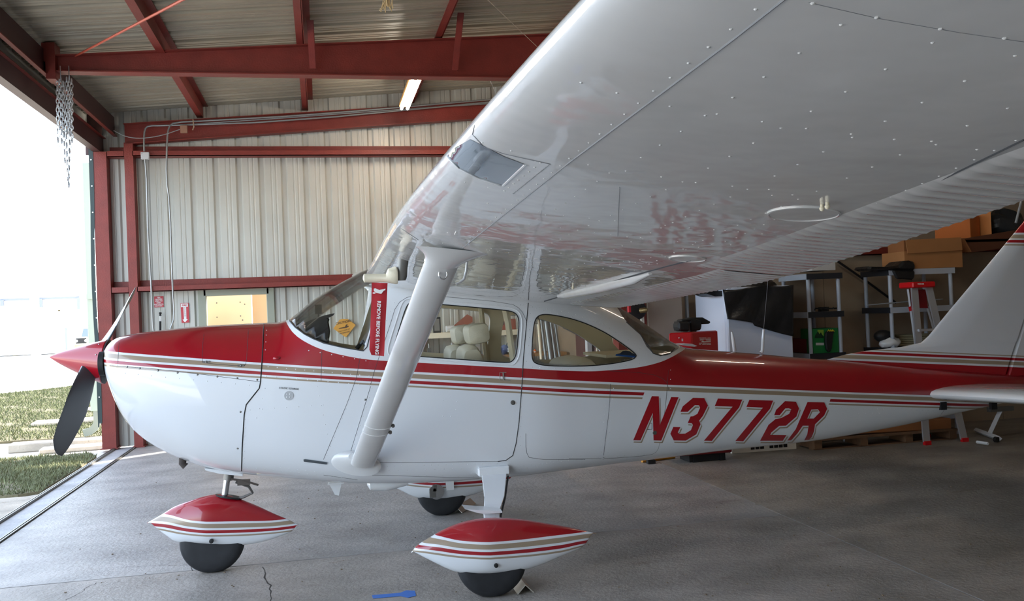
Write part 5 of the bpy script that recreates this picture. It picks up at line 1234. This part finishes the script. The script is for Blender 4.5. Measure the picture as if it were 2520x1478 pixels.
bottle(1112, 844, .03, 'bottle', mat('pale_blue', (190, 205, 225), .5), 'pale blue bottle next to the white pill bottle', M['plasticgrey'])
bottle(1316, 858, .022, 'spray_can', mat('orange_label', (214, 110, 40), .5), 'small orange and red can on the bench, left edge of the rear side window', M['redp'])
o = thing('crumpled_bag', YP((1232, 880), YW-.5), 'crumpled blue plastic bag on the bench', 'bag'); c = YP((1234, 872), YW-.45); c.z = zb2+.06
mb = MB(); mb.sphere(c, .09, 16, 10, (1.2, .8, .75)); mb.v = [tuple(Vector(v)+Vector((1, 1, 1))*.018*math.sin(v[0]*60+v[2]*80)) for v in mb.v]; mb.build('bag', mat('blue_bag', (110, 130, 180), .5), o)
o = thing('vise', YP((1060, 872), YW-.4), 'small steel vise on the bench behind the strut', 'tool'); c = YP((1060, 868), YW-.4); MB().box((c.x, c.y, zb2+.03), (.22, .1, .06)).box((c.x-.02, c.y, zb2+.09), (.05, .06, .1)).tube([(c.x-.02, c.y, zb2+.14), (c.x-.02, c.y, zb2+.2)], .012, 6).build('vise_body', M['greymetal'], o)
# silver tubes and pipes leaning in the corner
for i, (qa, qb, r, m_, lab) in enumerate((((1325, 795), (1333, 895), .02, M['cream'], 'thin cream pipe, first of the row in the corner'), ((1333, 797), (1345, 897), .022, M['conduit'], 'silver tube second from the left in the leaning row'), ((1345, 800), (1358, 898), .035, M['conduit'], 'widest silver tube in the middle of the leaning row'),
        ((1357, 803), (1370, 898), .028, M['conduit'], 'silver tube right of the widest one'), ((1367, 805), (1380, 897), .02, M['conduit'], 'rightmost thin silver tube of the leaning row'))):
    Yt = 5.9; a, b = YP(qa, Yt), YP(qb, Yt-.1); d = b-a; top_p = a-d*.35; k = (top_p.z)/(-d.z); bot_p = top_p+d*k
    one('pipe', MB().tube([top_p, bot_p], r, 14), m_, lab, 'pipe', 'pipes leaning in the corner')
o = thing('dark_board', (4.0, 5.2, 0), 'dark red-brown board against the end wall seen through the rear side window', 'board'); MB().b2(3.99, 4.03, 4.3, 5.7, .02, 1.75).build('board', mat('darkred_board', (92, 62, 58), .6), o)
one('post', MB().b2(3.9, 3.96, 4.85, 4.95, 0, 2.0), M['plasticgrey'], 'grey upright post in the corner behind the rear side window', 'post')
one('stick', MB().tube([(3.85, 4.5, .0), (3.93, 4.42, 1.75)], .012, 8), M['cream'], 'thin pale stick leaning beside the grey post', 'stick')
# ---- things round the tail bay corner
Yc = 3.66
o = thing('reel_lamp', YP((1569, 762), 3.4), 'round black cable reel hanging on the red column', 'reel'); c = YP((1568, 762), 3.45)
MB().lathe(c, (0, -1, 0), [(-.06, .08), (-.05, .11), (.0, .11), (.01, .08)], 24).build('reel', M['black'], o); MB().lathe(c+Vector((.03, -.02, -.01)), (1, -1, .1), [(0, .03), (.06, .03), (.09, .018)], 12).build('fitting', mat('brass', (150, 130, 90), .3, metal=.8), o)
one('white_post', pbox((1577, 744), (1586, 800), 3.5, .04), mat('white_strip', (205, 205, 192), .5), 'white painted strip beside the round reel', 'trim')
one('red_strip', pbox((1586, 742), (1592, 806), 3.52, .04), M['steel'], 'narrow red edge strip right of the white strip', 'trim')
one('red_bag', pbox((1547, 748), (1553, 768), 3.3, .05), M['redtext'], 'small bright red object hanging left of the reel', 'bag')
# beige leaning panel
pn = pbox((1592, 700), (1684, 900), 3.6, .03); one('leaning_panel', pn, mat('grey_beige_board', (138, 124, 112), .75), 'plain grey-beige board behind the toolbox', 'board')
one('grey_post', pbox((1688, 712), (1701, 900), 3.58, .05), M['greymetal'], 'dark grey metal post between the board and the refrigerator', 'post')
# refrigerator: front corners on the floor come from the photo
FD = -.27
FX0 = YP((1795, 900), 2.75).x; FX1 = YP((1955, 900), 2.75).x
FYb = XP((1713, 800), FX0).y
fr = thing('refrigerator', ((FX0+FX1)/2, 3.3, 0), 'tall white refrigerator with a black sheet over its top, louvred grille at the floor', 'refrigerator')
WF = mat('fridge_white', (205, 212, 228), .35, coat=.4); zf1 = 1.78
MB().b2(FX0, FX1, 2.81, FYb, .12, zf1).build('cabinet', WF, fr, bevel=.012)
MB().b2(FX0+.002, FX1-.002, 2.75, 2.805, .14, zf1).build('door', WF, fr, bevel=.012)
MB().b2(FX0, FX1, 2.78, 2.82, .0, .12).build('base_panel', mat('base_white', (222, 216, 206), .5), fr, bevel=.004)
for k in range(8):
    if k == 3: continue
    x = FX0+.22+k*(FX1-FX0-.32)/8; MB().b2(x, x+(FX1-FX0-.32)/8-.012, 2.774, 2.782, .03, .09).build('grille_slot', M['black'], fr)
MB().b2(FX0+.03, FX0+.055, 2.72, 2.75, .75, 1.05).build('door_handle', WF, fr)
# black plastic sheet draped over it
bs = thing('black_sheet', ((FX0+FX1)/2, 3.0, 1.2), 'crumpled black plastic sheet draped over the refrigerator top', 'sheet')
BP = mat('black_plastic', (26, 27, 29), .35, bump=.8, bscale=9)
vs = []; NXs, NZs = 34, 20
for j in range(NZs+1):
    for i in range(NXs+1):
        u, v = i/NXs, j/NZs; px_ = 1778+(1952-1778)*u; py_t = 712-13*u+3*math.sin(u*9); py_b = 793-8*math.cos(u*3)+(26*u if u > .4 else 10*u)
        q = (px_+(12*v*(1-u)), py_t+(py_b-py_t)*v); y = 2.715-.012*abs(math.sin(u*9+v*3))-.012*math.sin(v*7+u*5)
        vs.append(YP(q, y))
mb = MB(); mb.smooth = True; mb.add(vs, [(j*(NXs+1)+i, j*(NXs+1)+i+1, (j+1)*(NXs+1)+i+1, (j+1)*(NXs+1)+i) for j in range(NZs) for i in range(NXs)]); s_o = mb.build('sheet', BP, bs, fix=False)
sd = s_o.modifiers.new('t', 'SOLIDIFY'); sd.thickness = .004
topm = MB(); topm.sphere(((FX0+FX1)/2-.02, 3.08, zf1-.02), .5, 24, 10, ((FX1-FX0)*1.08, .62, .22)); topm.v = [(x, y, z+.02*math.sin(x*30)+.015*math.sin(y*40+x*9)) for x, y, z in topm.v if True]; topm.build('sheet_top', BP, bs)
MB().prism([YP(q, 2.85) for q in ((1738, 722), (1745, 717), (1790, 714), (1792, 728), (1760, 729))], (0, .35, 0)).build('sheet_flap', BP, bs)
# perforated white rail and blue box on top
o = thing('blue_box', YP((1860, 696), 3.3), 'blue box on the refrigerator just under the wing', 'box'); pbox((1838, 690), (1883, 699), 2.95, .2).build('box', mat('blue_print', (40, 80, 150), .5), o)
o = thing('perforated_rail', YP((1830, 705), 3.2), 'white perforated strip on top of the refrigerator', 'rail'); pbox((1802, 701), (1861, 709), 2.85, .05).build('strip', M['plasticgrey'], o)
for k in range(12): MB().lathe(YP((1808+k*4.4, 705), 2.849), (0, -1, 0), [(0, .006), (.002, .006)], 8).build('hole', M['black'], o)
# toolbox
tbx = thing('toolbox', YP((1700, 860), 2.5), 'red metal toolbox with a black case on top, beside the refrigerator', 'toolbox')
RB = mat('toolbox_red', (190, 20, 28), .3, coat=.5)
p_l, p_m, p_r = (1645, 836), (1703, 838), (1768, 838)
Yf = 2.42; L0 = YP(p_l, Yf+.08); C0 = YP(p_m, Yf); R0 = YP(p_r, Yf+.22)
zt0 = YP((1703, 817), Yf).z; zb0 = zt0-.26
base = [(L0.x, L0.y), (C0.x, C0.y), (R0.x, R0.y), (R0.x-(C0.x-L0.x), R0.y+(L0.y-C0.y))]
MB().prism([(x, y, zb0) for x, y in base], (0, 0, zt0-zb0)).build('case', RB, tbx, bevel=.012)
dlabel = MB(); dlabel.prism([YP(q, Yf+.03) for q in ((1678, 833), (1693, 834), (1693, 840), (1678, 839))], (0, .005, 0)); dlabel.build('latch_plate', M['plasticgrey'], tbx)
c = YP((1671, 831), Yf+.04); MB().sphere(c, .008, 8, 6).build('lock', M['chrome'], tbx)
def sidept(q):
    a = Vector((base[1][0], base[1][1], 0)); b = Vector((base[2][0], base[2][1], 0)); nrm = (b-a).cross(Vector((0, 0, 1))).normalized(); return onp(q, tuple(nrm), nrm.dot(a))+nrm*(.002 if nrm.y < 0 else -.002), nrm
mb = MB()
for y, segs in ((831, ((1720, 1727), (1728, 1738), (1741, 1748))), (834, ((1722, 1733), (1735, 1748))), (836.5, ((1722, 1730), (1737, 1748))), (844, ((1720, 1727), (1729, 1739), (1740, 1749))), (847, ((1720, 1725), (1728, 1736), (1738, 1749)))):
    for a, b in segs:
        x = a
        while x < b: mb.prism([sidept(q)[0] for q in ((x, y-.9), (x+.8, y-.9), (x+.8, y+.9), (x, y+.9))], (0, .0006, 0)); x += 1.3
mb.build('case_print', M['whitetext'], tbx)['kind'] = 'stuff'
pp = MB(); pp.prism([sidept(q)[0] for q in ((1724, 841), (1729, 838), (1733, 839.5), (1749, 838), (1749, 840), (1735, 841.5), (1730, 842))], (0, .001, 0)); pp.build('case_emblem', M['whitetext'], tbx)
# stand under the toolbox
MB().b2(base[0][0]-.03, base[2][0]+.02, base[1][1]-.02, base[3][1]+.02, zb0-.03, zb0-.001).build('tray', M['white'], tbx)
stn = thing('tool_chest', (base[1][0], 2.7, 0), 'dark red tool chest standing under the red toolbox', 'chest')
MB().b2(base[0][0]-.02, base[2][0], base[1][1], base[3][1]+.02, .08, zb0-.031).build('case', mat('dark_red_chest', (110, 18, 24), .4), stn, bevel=.01)
for i in range(4): MB().b2(base[0][0]+.01, base[2][0]-.03, base[1][1]-.012, base[1][1]-.001, .12+i*.2, .29+i*.2).build('drawer', RB, stn, bevel=.004)
for x in (base[0][0]+.2, base[2][0]-.12):
    for y in (base[1][1]+.06, base[3][1]-.06): MB().b2(x, x+.06, y-.02, y+.04, 0, .08).build('foot', M['black'], stn)
MB().b2(base[0][0]+.16, base[2][0]-.06, base[1][1]+.05, base[3][1], .004, .079).build('plinth', M['black'], stn)
hm = thing('tool_case', YP((1700, 800), 2.55), 'black plastic case with a raised flap lying on the red toolbox', 'case')
z5 = lambda pl, Y: [YP((1540+x/7.39, 680+y/7.39), Y) for x, y in pl]
mb = MB(); mb.prism(z5([(955, 840), (975, 825), (1010, 818), (1170, 815), (1180, 1000), (990, 1000), (958, 960)], 2.50), (0, .16, 0)); mb.build('case_body', M['black'], hm, bevel=.02)
mb = MB(); mb.prism(z5([(1010, 790), (1200, 750), (1380, 790), (1385, 900), (1370, 975), (1180, 1000), (1170, 820), (1010, 822)], 2.60), (0, .14, 0)); mb.build('shell', M['black'], hm, bevel=.012)
mb = MB(); mb.prism(z5([(1190, 745), (1400, 742), (1550, 825), (1520, 862), (1380, 868), (1250, 800)], 2.62), (0, .12, 0)); mb.build('visor', M['black'], hm, bevel=.008)
one('white_tray', MB().prism(z5([(1020, 1240), (1060, 1225), (1200, 1222), (1300, 1262), (1250, 1275)], 2.2), (0, .2, 0)), M['plasticgrey'], 'white curved tray edge in front of the red toolbox', 'tray')
# ---- plastic shelving units
PG = mat('shelf_post_grey', (176, 182, 194), .45); PK = mat('shelf_black', (34, 36, 42), .5)
def shelving(name, lab, corners, tiers, posts_r=.022, mf=None, ms=None):
    """corners: four floor points, tiers: heights of the trays"""
    cx = sum(c[0] for c in corners)/4; cy = sum(c[1] for c in corners)/4; o = thing(name, (cx, cy, 0), lab, 'shelf')
    for (x, y) in corners: MB().tube([(x, y, 0), (x, y, max(tiers))], posts_r, 12).build('post', PG, o)
    xs = [c[0] for c in corners]; ys = [c[1] for c in corners]
    for z in tiers:
        MB().b2(min(xs)-.03, max(xs)+.03, min(ys)-.03, max(ys)+.03, z-.035, z-.005).build('tray', PK, o, bevel=.004)
        mb = MB(); mb.b2(min(xs)-.035, max(xs)+.035, min(ys)-.04, min(ys)-.028, z-.065, z).build('tray_front', mf or PK, o)
        mb = MB(); mb.b2(min(xs)-.042, min(xs)-.03, min(ys)-.035, max(ys)+.035, z-.065, z).build('tray_side', ms or PG, o)
    return o
Y1 = 3.02
xa = YP((1992, 780), Y1).x; xb = YP((2066, 780), Y1).x; t1 = [YP((2030, q), Y1).z for q in (672, 766, 868)]; t1.append(.25)
u1 = shelving('shelving_unit', 'grey-post shelving unit with black trays, right of the refrigerator', [(xa, Y1), (xb, Y1), (xa, Y1+.55), (xb, Y1+.55)], t1)
xa2 = YP((2140, 780), 2.95).x; xb2 = YP((2343, 780), 2.95).x; t2 = [YP((2170, q), 2.95).z for q in (664, 757, 858)]; t2.append(.25)
xm = YP((2194, 780), 2.95).x
u2 = shelving('shelving_unit', 'wide grey-post shelving unit behind the stepladder', [(xm, 2.95), (xm, 3.42), (xb2, 2.95), (xb2, 3.42)], t2, mf=PG, ms=PK)
# green bag box and gloves on unit 1
zt3 = t1[2]
o = thing('green_carton', ((xa+xb)/2, 3.1, zt3), 'green printed carton with a tree picture on the lower shelf of the first unit', 'carton')
GB = mat('green_print', (18, 110, 52), .5); a = YP((2002, 866), Y1-.01); b = YP((2062, 806), Y1-.01)
MB().b2(a.x, b.x, Y1-.01, Y1+.25, zt3, b.z).build('carton', GB, o)
MB().prism([YP(q, Y1-.013) for q in ((2006, 825), (2013, 815), (2017, 822), (2020, 817), (2027, 829), (2027, 831), (2005, 831))], (0, .002, 0)).build('tree_print', mat('dark_green_print', (10, 50, 30), .5), o)
MB().prism([YP(q, Y1-.012) for q in ((2012, 811), (2027, 811), (2027, 826), (2012, 820))], (0, .002, 0)).build('sky_print', mat('yellow_green_print', (130, 165, 60), .5), o)
MB().prism([YP(q, Y1-.012) for q in ((2008, 843), (2028, 843), (2028, 849), (2008, 849))], (0, .002, 0)).build('label_print', M['plasticgrey'], o)
o = thing('black_glove', YP((2040, 845), Y1-.05), 'black glove with yellow cuff stripes hanging in front of the green carton', 'glove')
MB().prism([YP(q, Y1-.06) for q in ((2033, 818), (2042, 811), (2055, 813), (2052, 824), (2050, 840), (2048, 858), (2041, 867), (2035, 860), (2032, 840))], (0, .04, 0)).build('glove', M['black'], o, bevel=.01)
for dx in (0, 5, 10): MB().tube([YP((2037+dx, 815), Y1-.07), YP((2039+dx, 811), Y1-.07), YP((2043+dx, 815), Y1-.07)], .006, 5).build('cuff_stripe', mat('yellow_stripe', (214, 190, 30), .5), o)
one('red_case', MB().b2(xa+.02, xa+.2, 3.15, 3.5, t1[2], t1[2]+.16), mat('dull_red_case', (110, 20, 26), .5), 'dark red case low on the first shelving unit', 'case')
o = thing('coiled_cable', ((xa+xb)/2, Y1+.1, t1[1]), 'loose dark cable and plug on the middle tray of the first unit', 'cable'); MB().tube([(xa+.1+.28*k/12, Y1+.05+.03*math.sin(k*1.9), t1[1]+.02+.02*abs(math.sin(k*1.1))) for k in range(13)], .009, 6).box((xa+.25, Y1+.12, t1[1]+.025), (.1, .06, .05)).build('cable', M['black'], o)
# second unit items
z24 = t2[0]
bg = thing('black_bag', YP((2220, 655), 2.9), 'black plastic bag drooping over the top of the wide shelving unit', 'bag')
zq = lambda pl, Y: [YP((2050+x/5.362, 480+y/5.362), Y) for x, y in pl]
mb = MB(); mb.prism(zq([(465, 965), (480, 940), (700, 945), (870, 925), (940, 865), (1050, 855), (1108, 900), (1100, 1000), (900, 1000), (700, 985), (520, 995)], 2.88), (0, .3, 0)); mb.build('bag', BP, bg, bevel=.03)
mb = MB(); mb.prism(zq([(790, 990), (1090, 995), (1085, 1075), (1060, 1118), (930, 1105), (850, 1105), (820, 1050)], 2.86), (0, .04, 0)); mb.build('bag_flap', BP, bg, bevel=.015)
cbx = thing('cardboard_box', YP((2310, 656), 3.0), 'large open cardboard box on top of the wide shelving unit', 'box')
CBM = mat('cardboard_tan', (172, 118, 72), .8, var=.05); CBD = mat('cardboard_dark', (150, 96, 55), .8)
a = YP((2226, 654), 2.93); b = YP((2367, 590), 2.93)
MB().b2(a.x, b.x, 2.93, 3.35, z24, YP((2300, 616), 2.93).z).build('carton', CBM, cbx, bevel=.004)
MB().prism(zq([(960, 590), (1690, 555), (1708, 725), (985, 770)], 2.90), (0, .006, 0)).build('flap', CBM, cbx)
MB().prism(zq([(1710, 570), (1730, 565), (1830, 745), (1815, 748)], 2.95), (0, .3, 0)).build('flap', CBD, cbx)
MB().prism(zq([(935, 600), (960, 590), (975, 840), (940, 830)], 2.94), (0, .3, 0)).build('flap', CBD, cbx)
o = thing('white_bag', YP((2190, 845), 3.0), 'white cloth bag with a small black hat on the lower tray of the wide unit', 'bag'); c = YP((2190, 843), 3.0); c.z = t2[2]+.06
mb = MB(); mb.sphere(c, .11, 16, 10, (1.2, .8, .55)); mb.v = [(x, y, z+.012*math.sin(x*50+y*30)) for x, y, z in mb.v]; mb.build('bag', M['white'], o); MB().sphere(c+Vector((-.05, .05, .08)), .09, 14, 8, (1.2, 1, .8)).build('hat', M['black'], o)
o = thing('hose_coil', YP((2240, 830), 3.1), 'coil of pale hose behind the ladder on the lower tray', 'hose')
for k in range(5): MB().tube([(xm+.45+.22*math.cos(a_), 3.2+.18*math.sin(a_), t2[2]+.02+k*.026) for a_ in [2*math.pi*j/24 for j in range(24)]], .013, 8, closed=True).build('hose_turn', mat('hose_tan', (150, 140, 112), .6) if k == 0 else bpy.data.materials['hose_tan'], o)
one('rod', MB().tube([YP((2135, 750), 2.9), YP((2185, 746), 2.9), YP((2230, 742), 2.9), YP((2320, 736), 2.9)], .008, 6), M['seamlight'], 'thin bent rod lying on the middle tray of the wide unit', 'rod')
one('wall_strap', MB().tube([YP((2062, 643), 3.7), YP((2130, 690), 3.7), YP((2205, 745), 3.7)], .014, 6), M['black'], 'black strap slanting down the wall between the shelving units', 'strap')
one('panel_box', pbox((1998, 640), (2056, 664), 3.1, .4), mat('pale_box', (196, 192, 190), .6), 'pale box on top of the first shelving unit under the wing edge', 'box')
# stepladder
sl_ = thing('stepladder', YP((2280, 1090), 2.3), 'aluminium stepladder with red top cap and red feet', 'ladder')
AL = mat('ladder_aluminium', (196, 198, 204), .3, metal=.6); RC = mat('ladder_red', (205, 16, 24), .4)
Yl = 2.42; foot = ZP((2282, 1094)); foot2 = ZP((2374, 1086)); foot.y
lt_, rt_ = YP((2243, 704), foot.y+.2), YP((2292, 702), foot.y+.2)
ztop = (lt_.z+rt_.z)/2; xl0, xr0 = foot.x, foot.x+.50
def rail(a, b, w=.08, d=.022, m=AL, nm='rail'):
    a, b = Vector(a), Vector(b); t = (b-a).normalized(); s_ = t.cross(Vector((0, 1, 0))).normalized(); mb = MB(); mb.prism([a-s_*w/2, a+s_*w/2, b+s_*w/2, b-s_*w/2], (0, d, 0)); return mb.build(nm, m, sl_)
yt = lt_.y
fl_b, fr_b = Vector((foot.x, foot.y, .03)), Vector((foot.x+.62, foot.y-.02, .03))
fr_b = Vector((foot2.x, foot2.y, .03))
rail(fl_b, (lt_.x+.04, yt, ztop)); rail(fr_b, (rt_.x-.03, yt, ztop))
for (f_, t_) in ((fl_b, Vector((lt_.x+.04, yt, ztop))), (fr_b, Vector((rt_.x-.03, yt, ztop)))):
    MB().box(f_-Vector((0, 0, .01)), (.075, .04, .045)).build('foot', RC, sl_)
    bk = Vector((f_.x+.34, f_.y+.45, .02)); MB().tube([bk, Vector((t_.x, yt+.12, ztop-.03))], .014, 4).build('rear_rail', AL, sl_); MB().box(bk, (.05, .05, .04)).build('rear_foot', RC, sl_)
for k, z in enumerate((.33, .63, .93, 1.23)):
    t = z/ztop; a = fl_b.lerp(Vector((lt_.x+.04, yt, ztop)), t); b = fr_b.lerp(Vector((rt_.x-.03, yt, ztop)), t); MB().b2(a.x, b.x, a.y-.02, a.y+.07, z-.012, z+.012).build('step', AL, sl_)
MB().b2(lt_.x-.02, rt_.x+.02, yt-.05, yt+.2, ztop-.02, ztop+.045).build('top_cap', RC, sl_, bevel=.012)
text_on('WERNER', (2266, 698.5), (2290, 698), .02, M['whitetext'], sl_, Y=yt-.0515, bold=.0005)
MB().prism([YP(q, yt+.1) for q in ((2242, 712), (2278, 712), (2284, 758), (2246, 757))], (0, .02, 0)).build('pail_shelf', mat('dark_red_shelf', (130, 20, 28), .5), sl_)
MB().prism([YP(q, yt-.008) for q in ((2236, 755), (2242, 753), (2244, 764), (2238, 766))], (0, .004, 0)).build('red_sticker', RC, sl_)
# loft shelf with boxes at the far right
Yq = 3.2
lf_ = thing('loft_shelf', YP((2420, 600), Yq), 'dark wooden loft shelf high on the tail bay wall carrying boxes', 'shelf')
MB().prism([YP(q, 3.0) for q in ((2365, 588), (2500, 566), (2500, 605), (2385, 622))], (0, .05, 0)).build('front_board', mat('dark_brown_wood', (96, 56, 36), .7), lf_)
a = YP((2365, 590), 3.0); MB().b2(a.x, a.x+3, 3.0, YT-.01, a.z-.03, a.z).build('deck', mat('dark_brown_wood2', (86, 52, 34), .7), lf_)
zsf = a.z
def cart(q0, q1, q2, top, lab, m1, m2, Y=3.05):
    x0_, x1_ = YP(q0, Y).x, YP(q2, Y).x; zt_ = YP((q1[0], top), Y).z; xm_ = YP(q1, Y).x
    o = thing('cardboard_box', ((x0_+x1_)/2, Y+.2, zsf), lab, 'box'); MB().prism([(x0_, Y+.22, zsf), (xm_, Y, zsf), (x1_, Y+.12, zsf), (x1_-(xm_-x0_)*.5, Y+.45, zsf)], (0, 0, zt_-zsf)).build('carton', m1, o, bevel=.004); return o
cart((2331, 560), (2388, 560), (2429, 560), 529, 'orange cardboard box on the loft shelf, under the wing edge', mat('orange_cardboard', (196, 110, 52), .8, var=.05), None)
cart((2430, 560), (2440, 560), (2452, 560), 508, 'taller narrow cardboard box on the loft shelf, right of the orange one', mat('pale_cardboard', (200, 130, 72), .8), None)
o = thing('clear_bag', YP((2480, 545), 3.1), 'heap of crumpled dark plastic on the loft shelf at the right edge', 'bag'); c = YP((2484, 530), 3.2)
mb = MB(); mb.sphere((c.x, 3.3, zsf+.18), .3, 20, 12, (.9, .6, .62)); mb.v = [(x+.02*math.sin(z*50), y, max(z+.03*math.sin(x*30+y*20), zsf+.002)) for x, y, z in mb.v]; mb.build('bag', mat('dark_film', (48, 52, 56), .25, bump=.8, bscale=12), o)
one('pale_pole', MB().tube([YP((2516, 485), 1.6), YP((2500, 548), 1.6)], .012, 8), M['seamlight'], 'thin pale pole slanting above the tail fin at the right edge', 'pole')
# floor things under the tail
o = thing('pallet', (6.4, 2.7, 0), 'worn wooden pallet boards lying on the floor below the tail', 'pallet')
WD = mat('old_pallet_wood', (112, 82, 58), .85, var=.2, vscale=9)
p0 = ZP((2005, 1108)); p1 = ZP((2290, 1078))
for k in range(5): 
    y = 2.58+k*.065; MB().b2(p0.x, 7.45, y, y+.06, .10, .125).build('board', WD, o)
for x in (p0.x, p0.x+.55, p0.x+1.1, p0.x+1.65): MB().b2(x, x+.09, 2.6, 2.9, .014, .10).build('bearer', WD, o)
MB().b2(p0.x, 7.45, 2.62, 2.72, 0, .014).build('board', WD, o)
o = thing('folded_carton', (7.0, 2.9, .13), 'flattened brown carton lying on the pallet', 'carton'); MB().box((6.6, 2.74, .192), (1.6, .26, .12), Matrix.Rotation(.02, 3, 'Y')).build('carton', CBD, o, bevel=.01)
o = thing('sawhorse', ZP((2440, 1070)), 'small pale wheeled stand on the floor under the tail end', 'stand')
a, b = ZP((2402, 1066)), ZP((2460, 1088)); c = ZP((2436, 1078)); t_ = YP((2462, 1010), c.y)
MB().tube([a+Vector((0, 0, .04)), b+Vector((0, 0, .04))], .028, 4).build('foot_bar', M['plasticgrey'], o); MB().tube([c+Vector((0, 0, .05)), t_], .03, 4).build('upright', M['plasticgrey'], o)
MB().lathe(b+Vector((-.02, .02, .03)), (0, 1, 0), [(-.02, .03), (.02, .03)], 12).build('caster', M['black'], o); MB().box(t_+Vector((.0, 0, .02)), (.3, .06, .05)).build('cross_head', M['greymetal'], o)
a = ZP((2404, 1094)); b = ZP((2432, 1098)); one('white_block', MB().tube([a+Vector((0, 0, .03)), b+Vector((0, 0, .03))], .016, 4), M['white'], 'small white stick lying on the floor near the tail', 'stick')
o = thing('yellow_tool', ZP((1620, 1135)), 'yellow and black tool on the floor below the fuselage', 'tool'); a, b = ZP((1580, 1138)), ZP((1660, 1127))
MB().tube([a+Vector((0, 0, .02)), b+Vector((0, 0, .02))], .02, 6).build('handle', mat('tool_yellow', (205, 140, 40), .5), o); MB().box(ZP((1602, 1140))+Vector((0, 0, .02)), (.08, .06, .04)).build('head', M['black'], o)
#o = thing('dark_timber', ZP((1720, 1128)), 'dark timber beam on the floor left of the refrigerator base', 'timber'); a, b = ZP((1685, 1132)), ZP((1775, 1120)); MB().tube([a+Vector((0, .1, .04)), b+Vector((0, .1, .04))], .05, 4).build('beam', mat('dark_timber', (70, 58, 48), .8), o)
# wheel chocks
AN = mat('angle_aluminium', (186, 180, 168), .4, metal=.5)
def chock(c, L, rz, lab):
    o = thing('wheel_chock', c, lab, 'chock'); R = Matrix.Rotation(rz, 3, 'Z'); mb = MB()
    for s_ in (-1, 1):
        pts = [Vector((0, 0, .052)), Vector((0, 0, .046)), Vector((s_*.045, 0, 0)), Vector((s_*.05, 0, .004))]
        mb.prism([Vector(c)+R@(p+Vector((0, -L/2, 0))) for p in pts], R@Vector((0, L, 0)))
    mb.build('angle_bar', AN, o)
cA = ZP((1281, 1456)); chock((cA.x+.02, cA.y+.12, .003), .34, 0, 'folded metal wheel chock behind the near main wheel')
cB = ZP((1130, 1262)); chock((cB.x+.06, cB.y+.15, .003), .34, -.5, 'folded metal wheel chock behind the far main wheel')
cC = ZP((1240, 1466)); 
# blue tape marks
BT = mat('blue_tape', (62, 112, 190), .6)
o = thing('blue_tape', ZP((960, 1465)), 'torn strip of blue tape stuck on the floor in front', 'tape'); MB().prism([ZP(q, .002) for q in ((915, 1464), (985, 1458), (1000, 1452), (1021, 1453), (1024, 1465), (1005, 1470), (985, 1466), (918, 1472))], (0, 0, .001)).build('tape', BT, o)
# small debris on the floor
rnd = random.Random(3); db = MB()
for k in range(170):
    q = (rnd.uniform(150, 2500), rnd.uniform(1150, 1475)); p = ZP(q, .003)
    if abs(p.x) > 8: continue
    r = rnd.uniform(.002, .006); db.box((p.x, p.y, r*.4+.001), (r*2.2, r*1.4, r*.8), Matrix.Rotation(rnd.uniform(0, 3), 3, 'Z'))
tag(db.build('leaf_litter', mat('litter_brown', (118, 102, 82), .9)), 'scattered brown crumbs and leaf bits on the concrete floor', 'debris', kind='stuff')
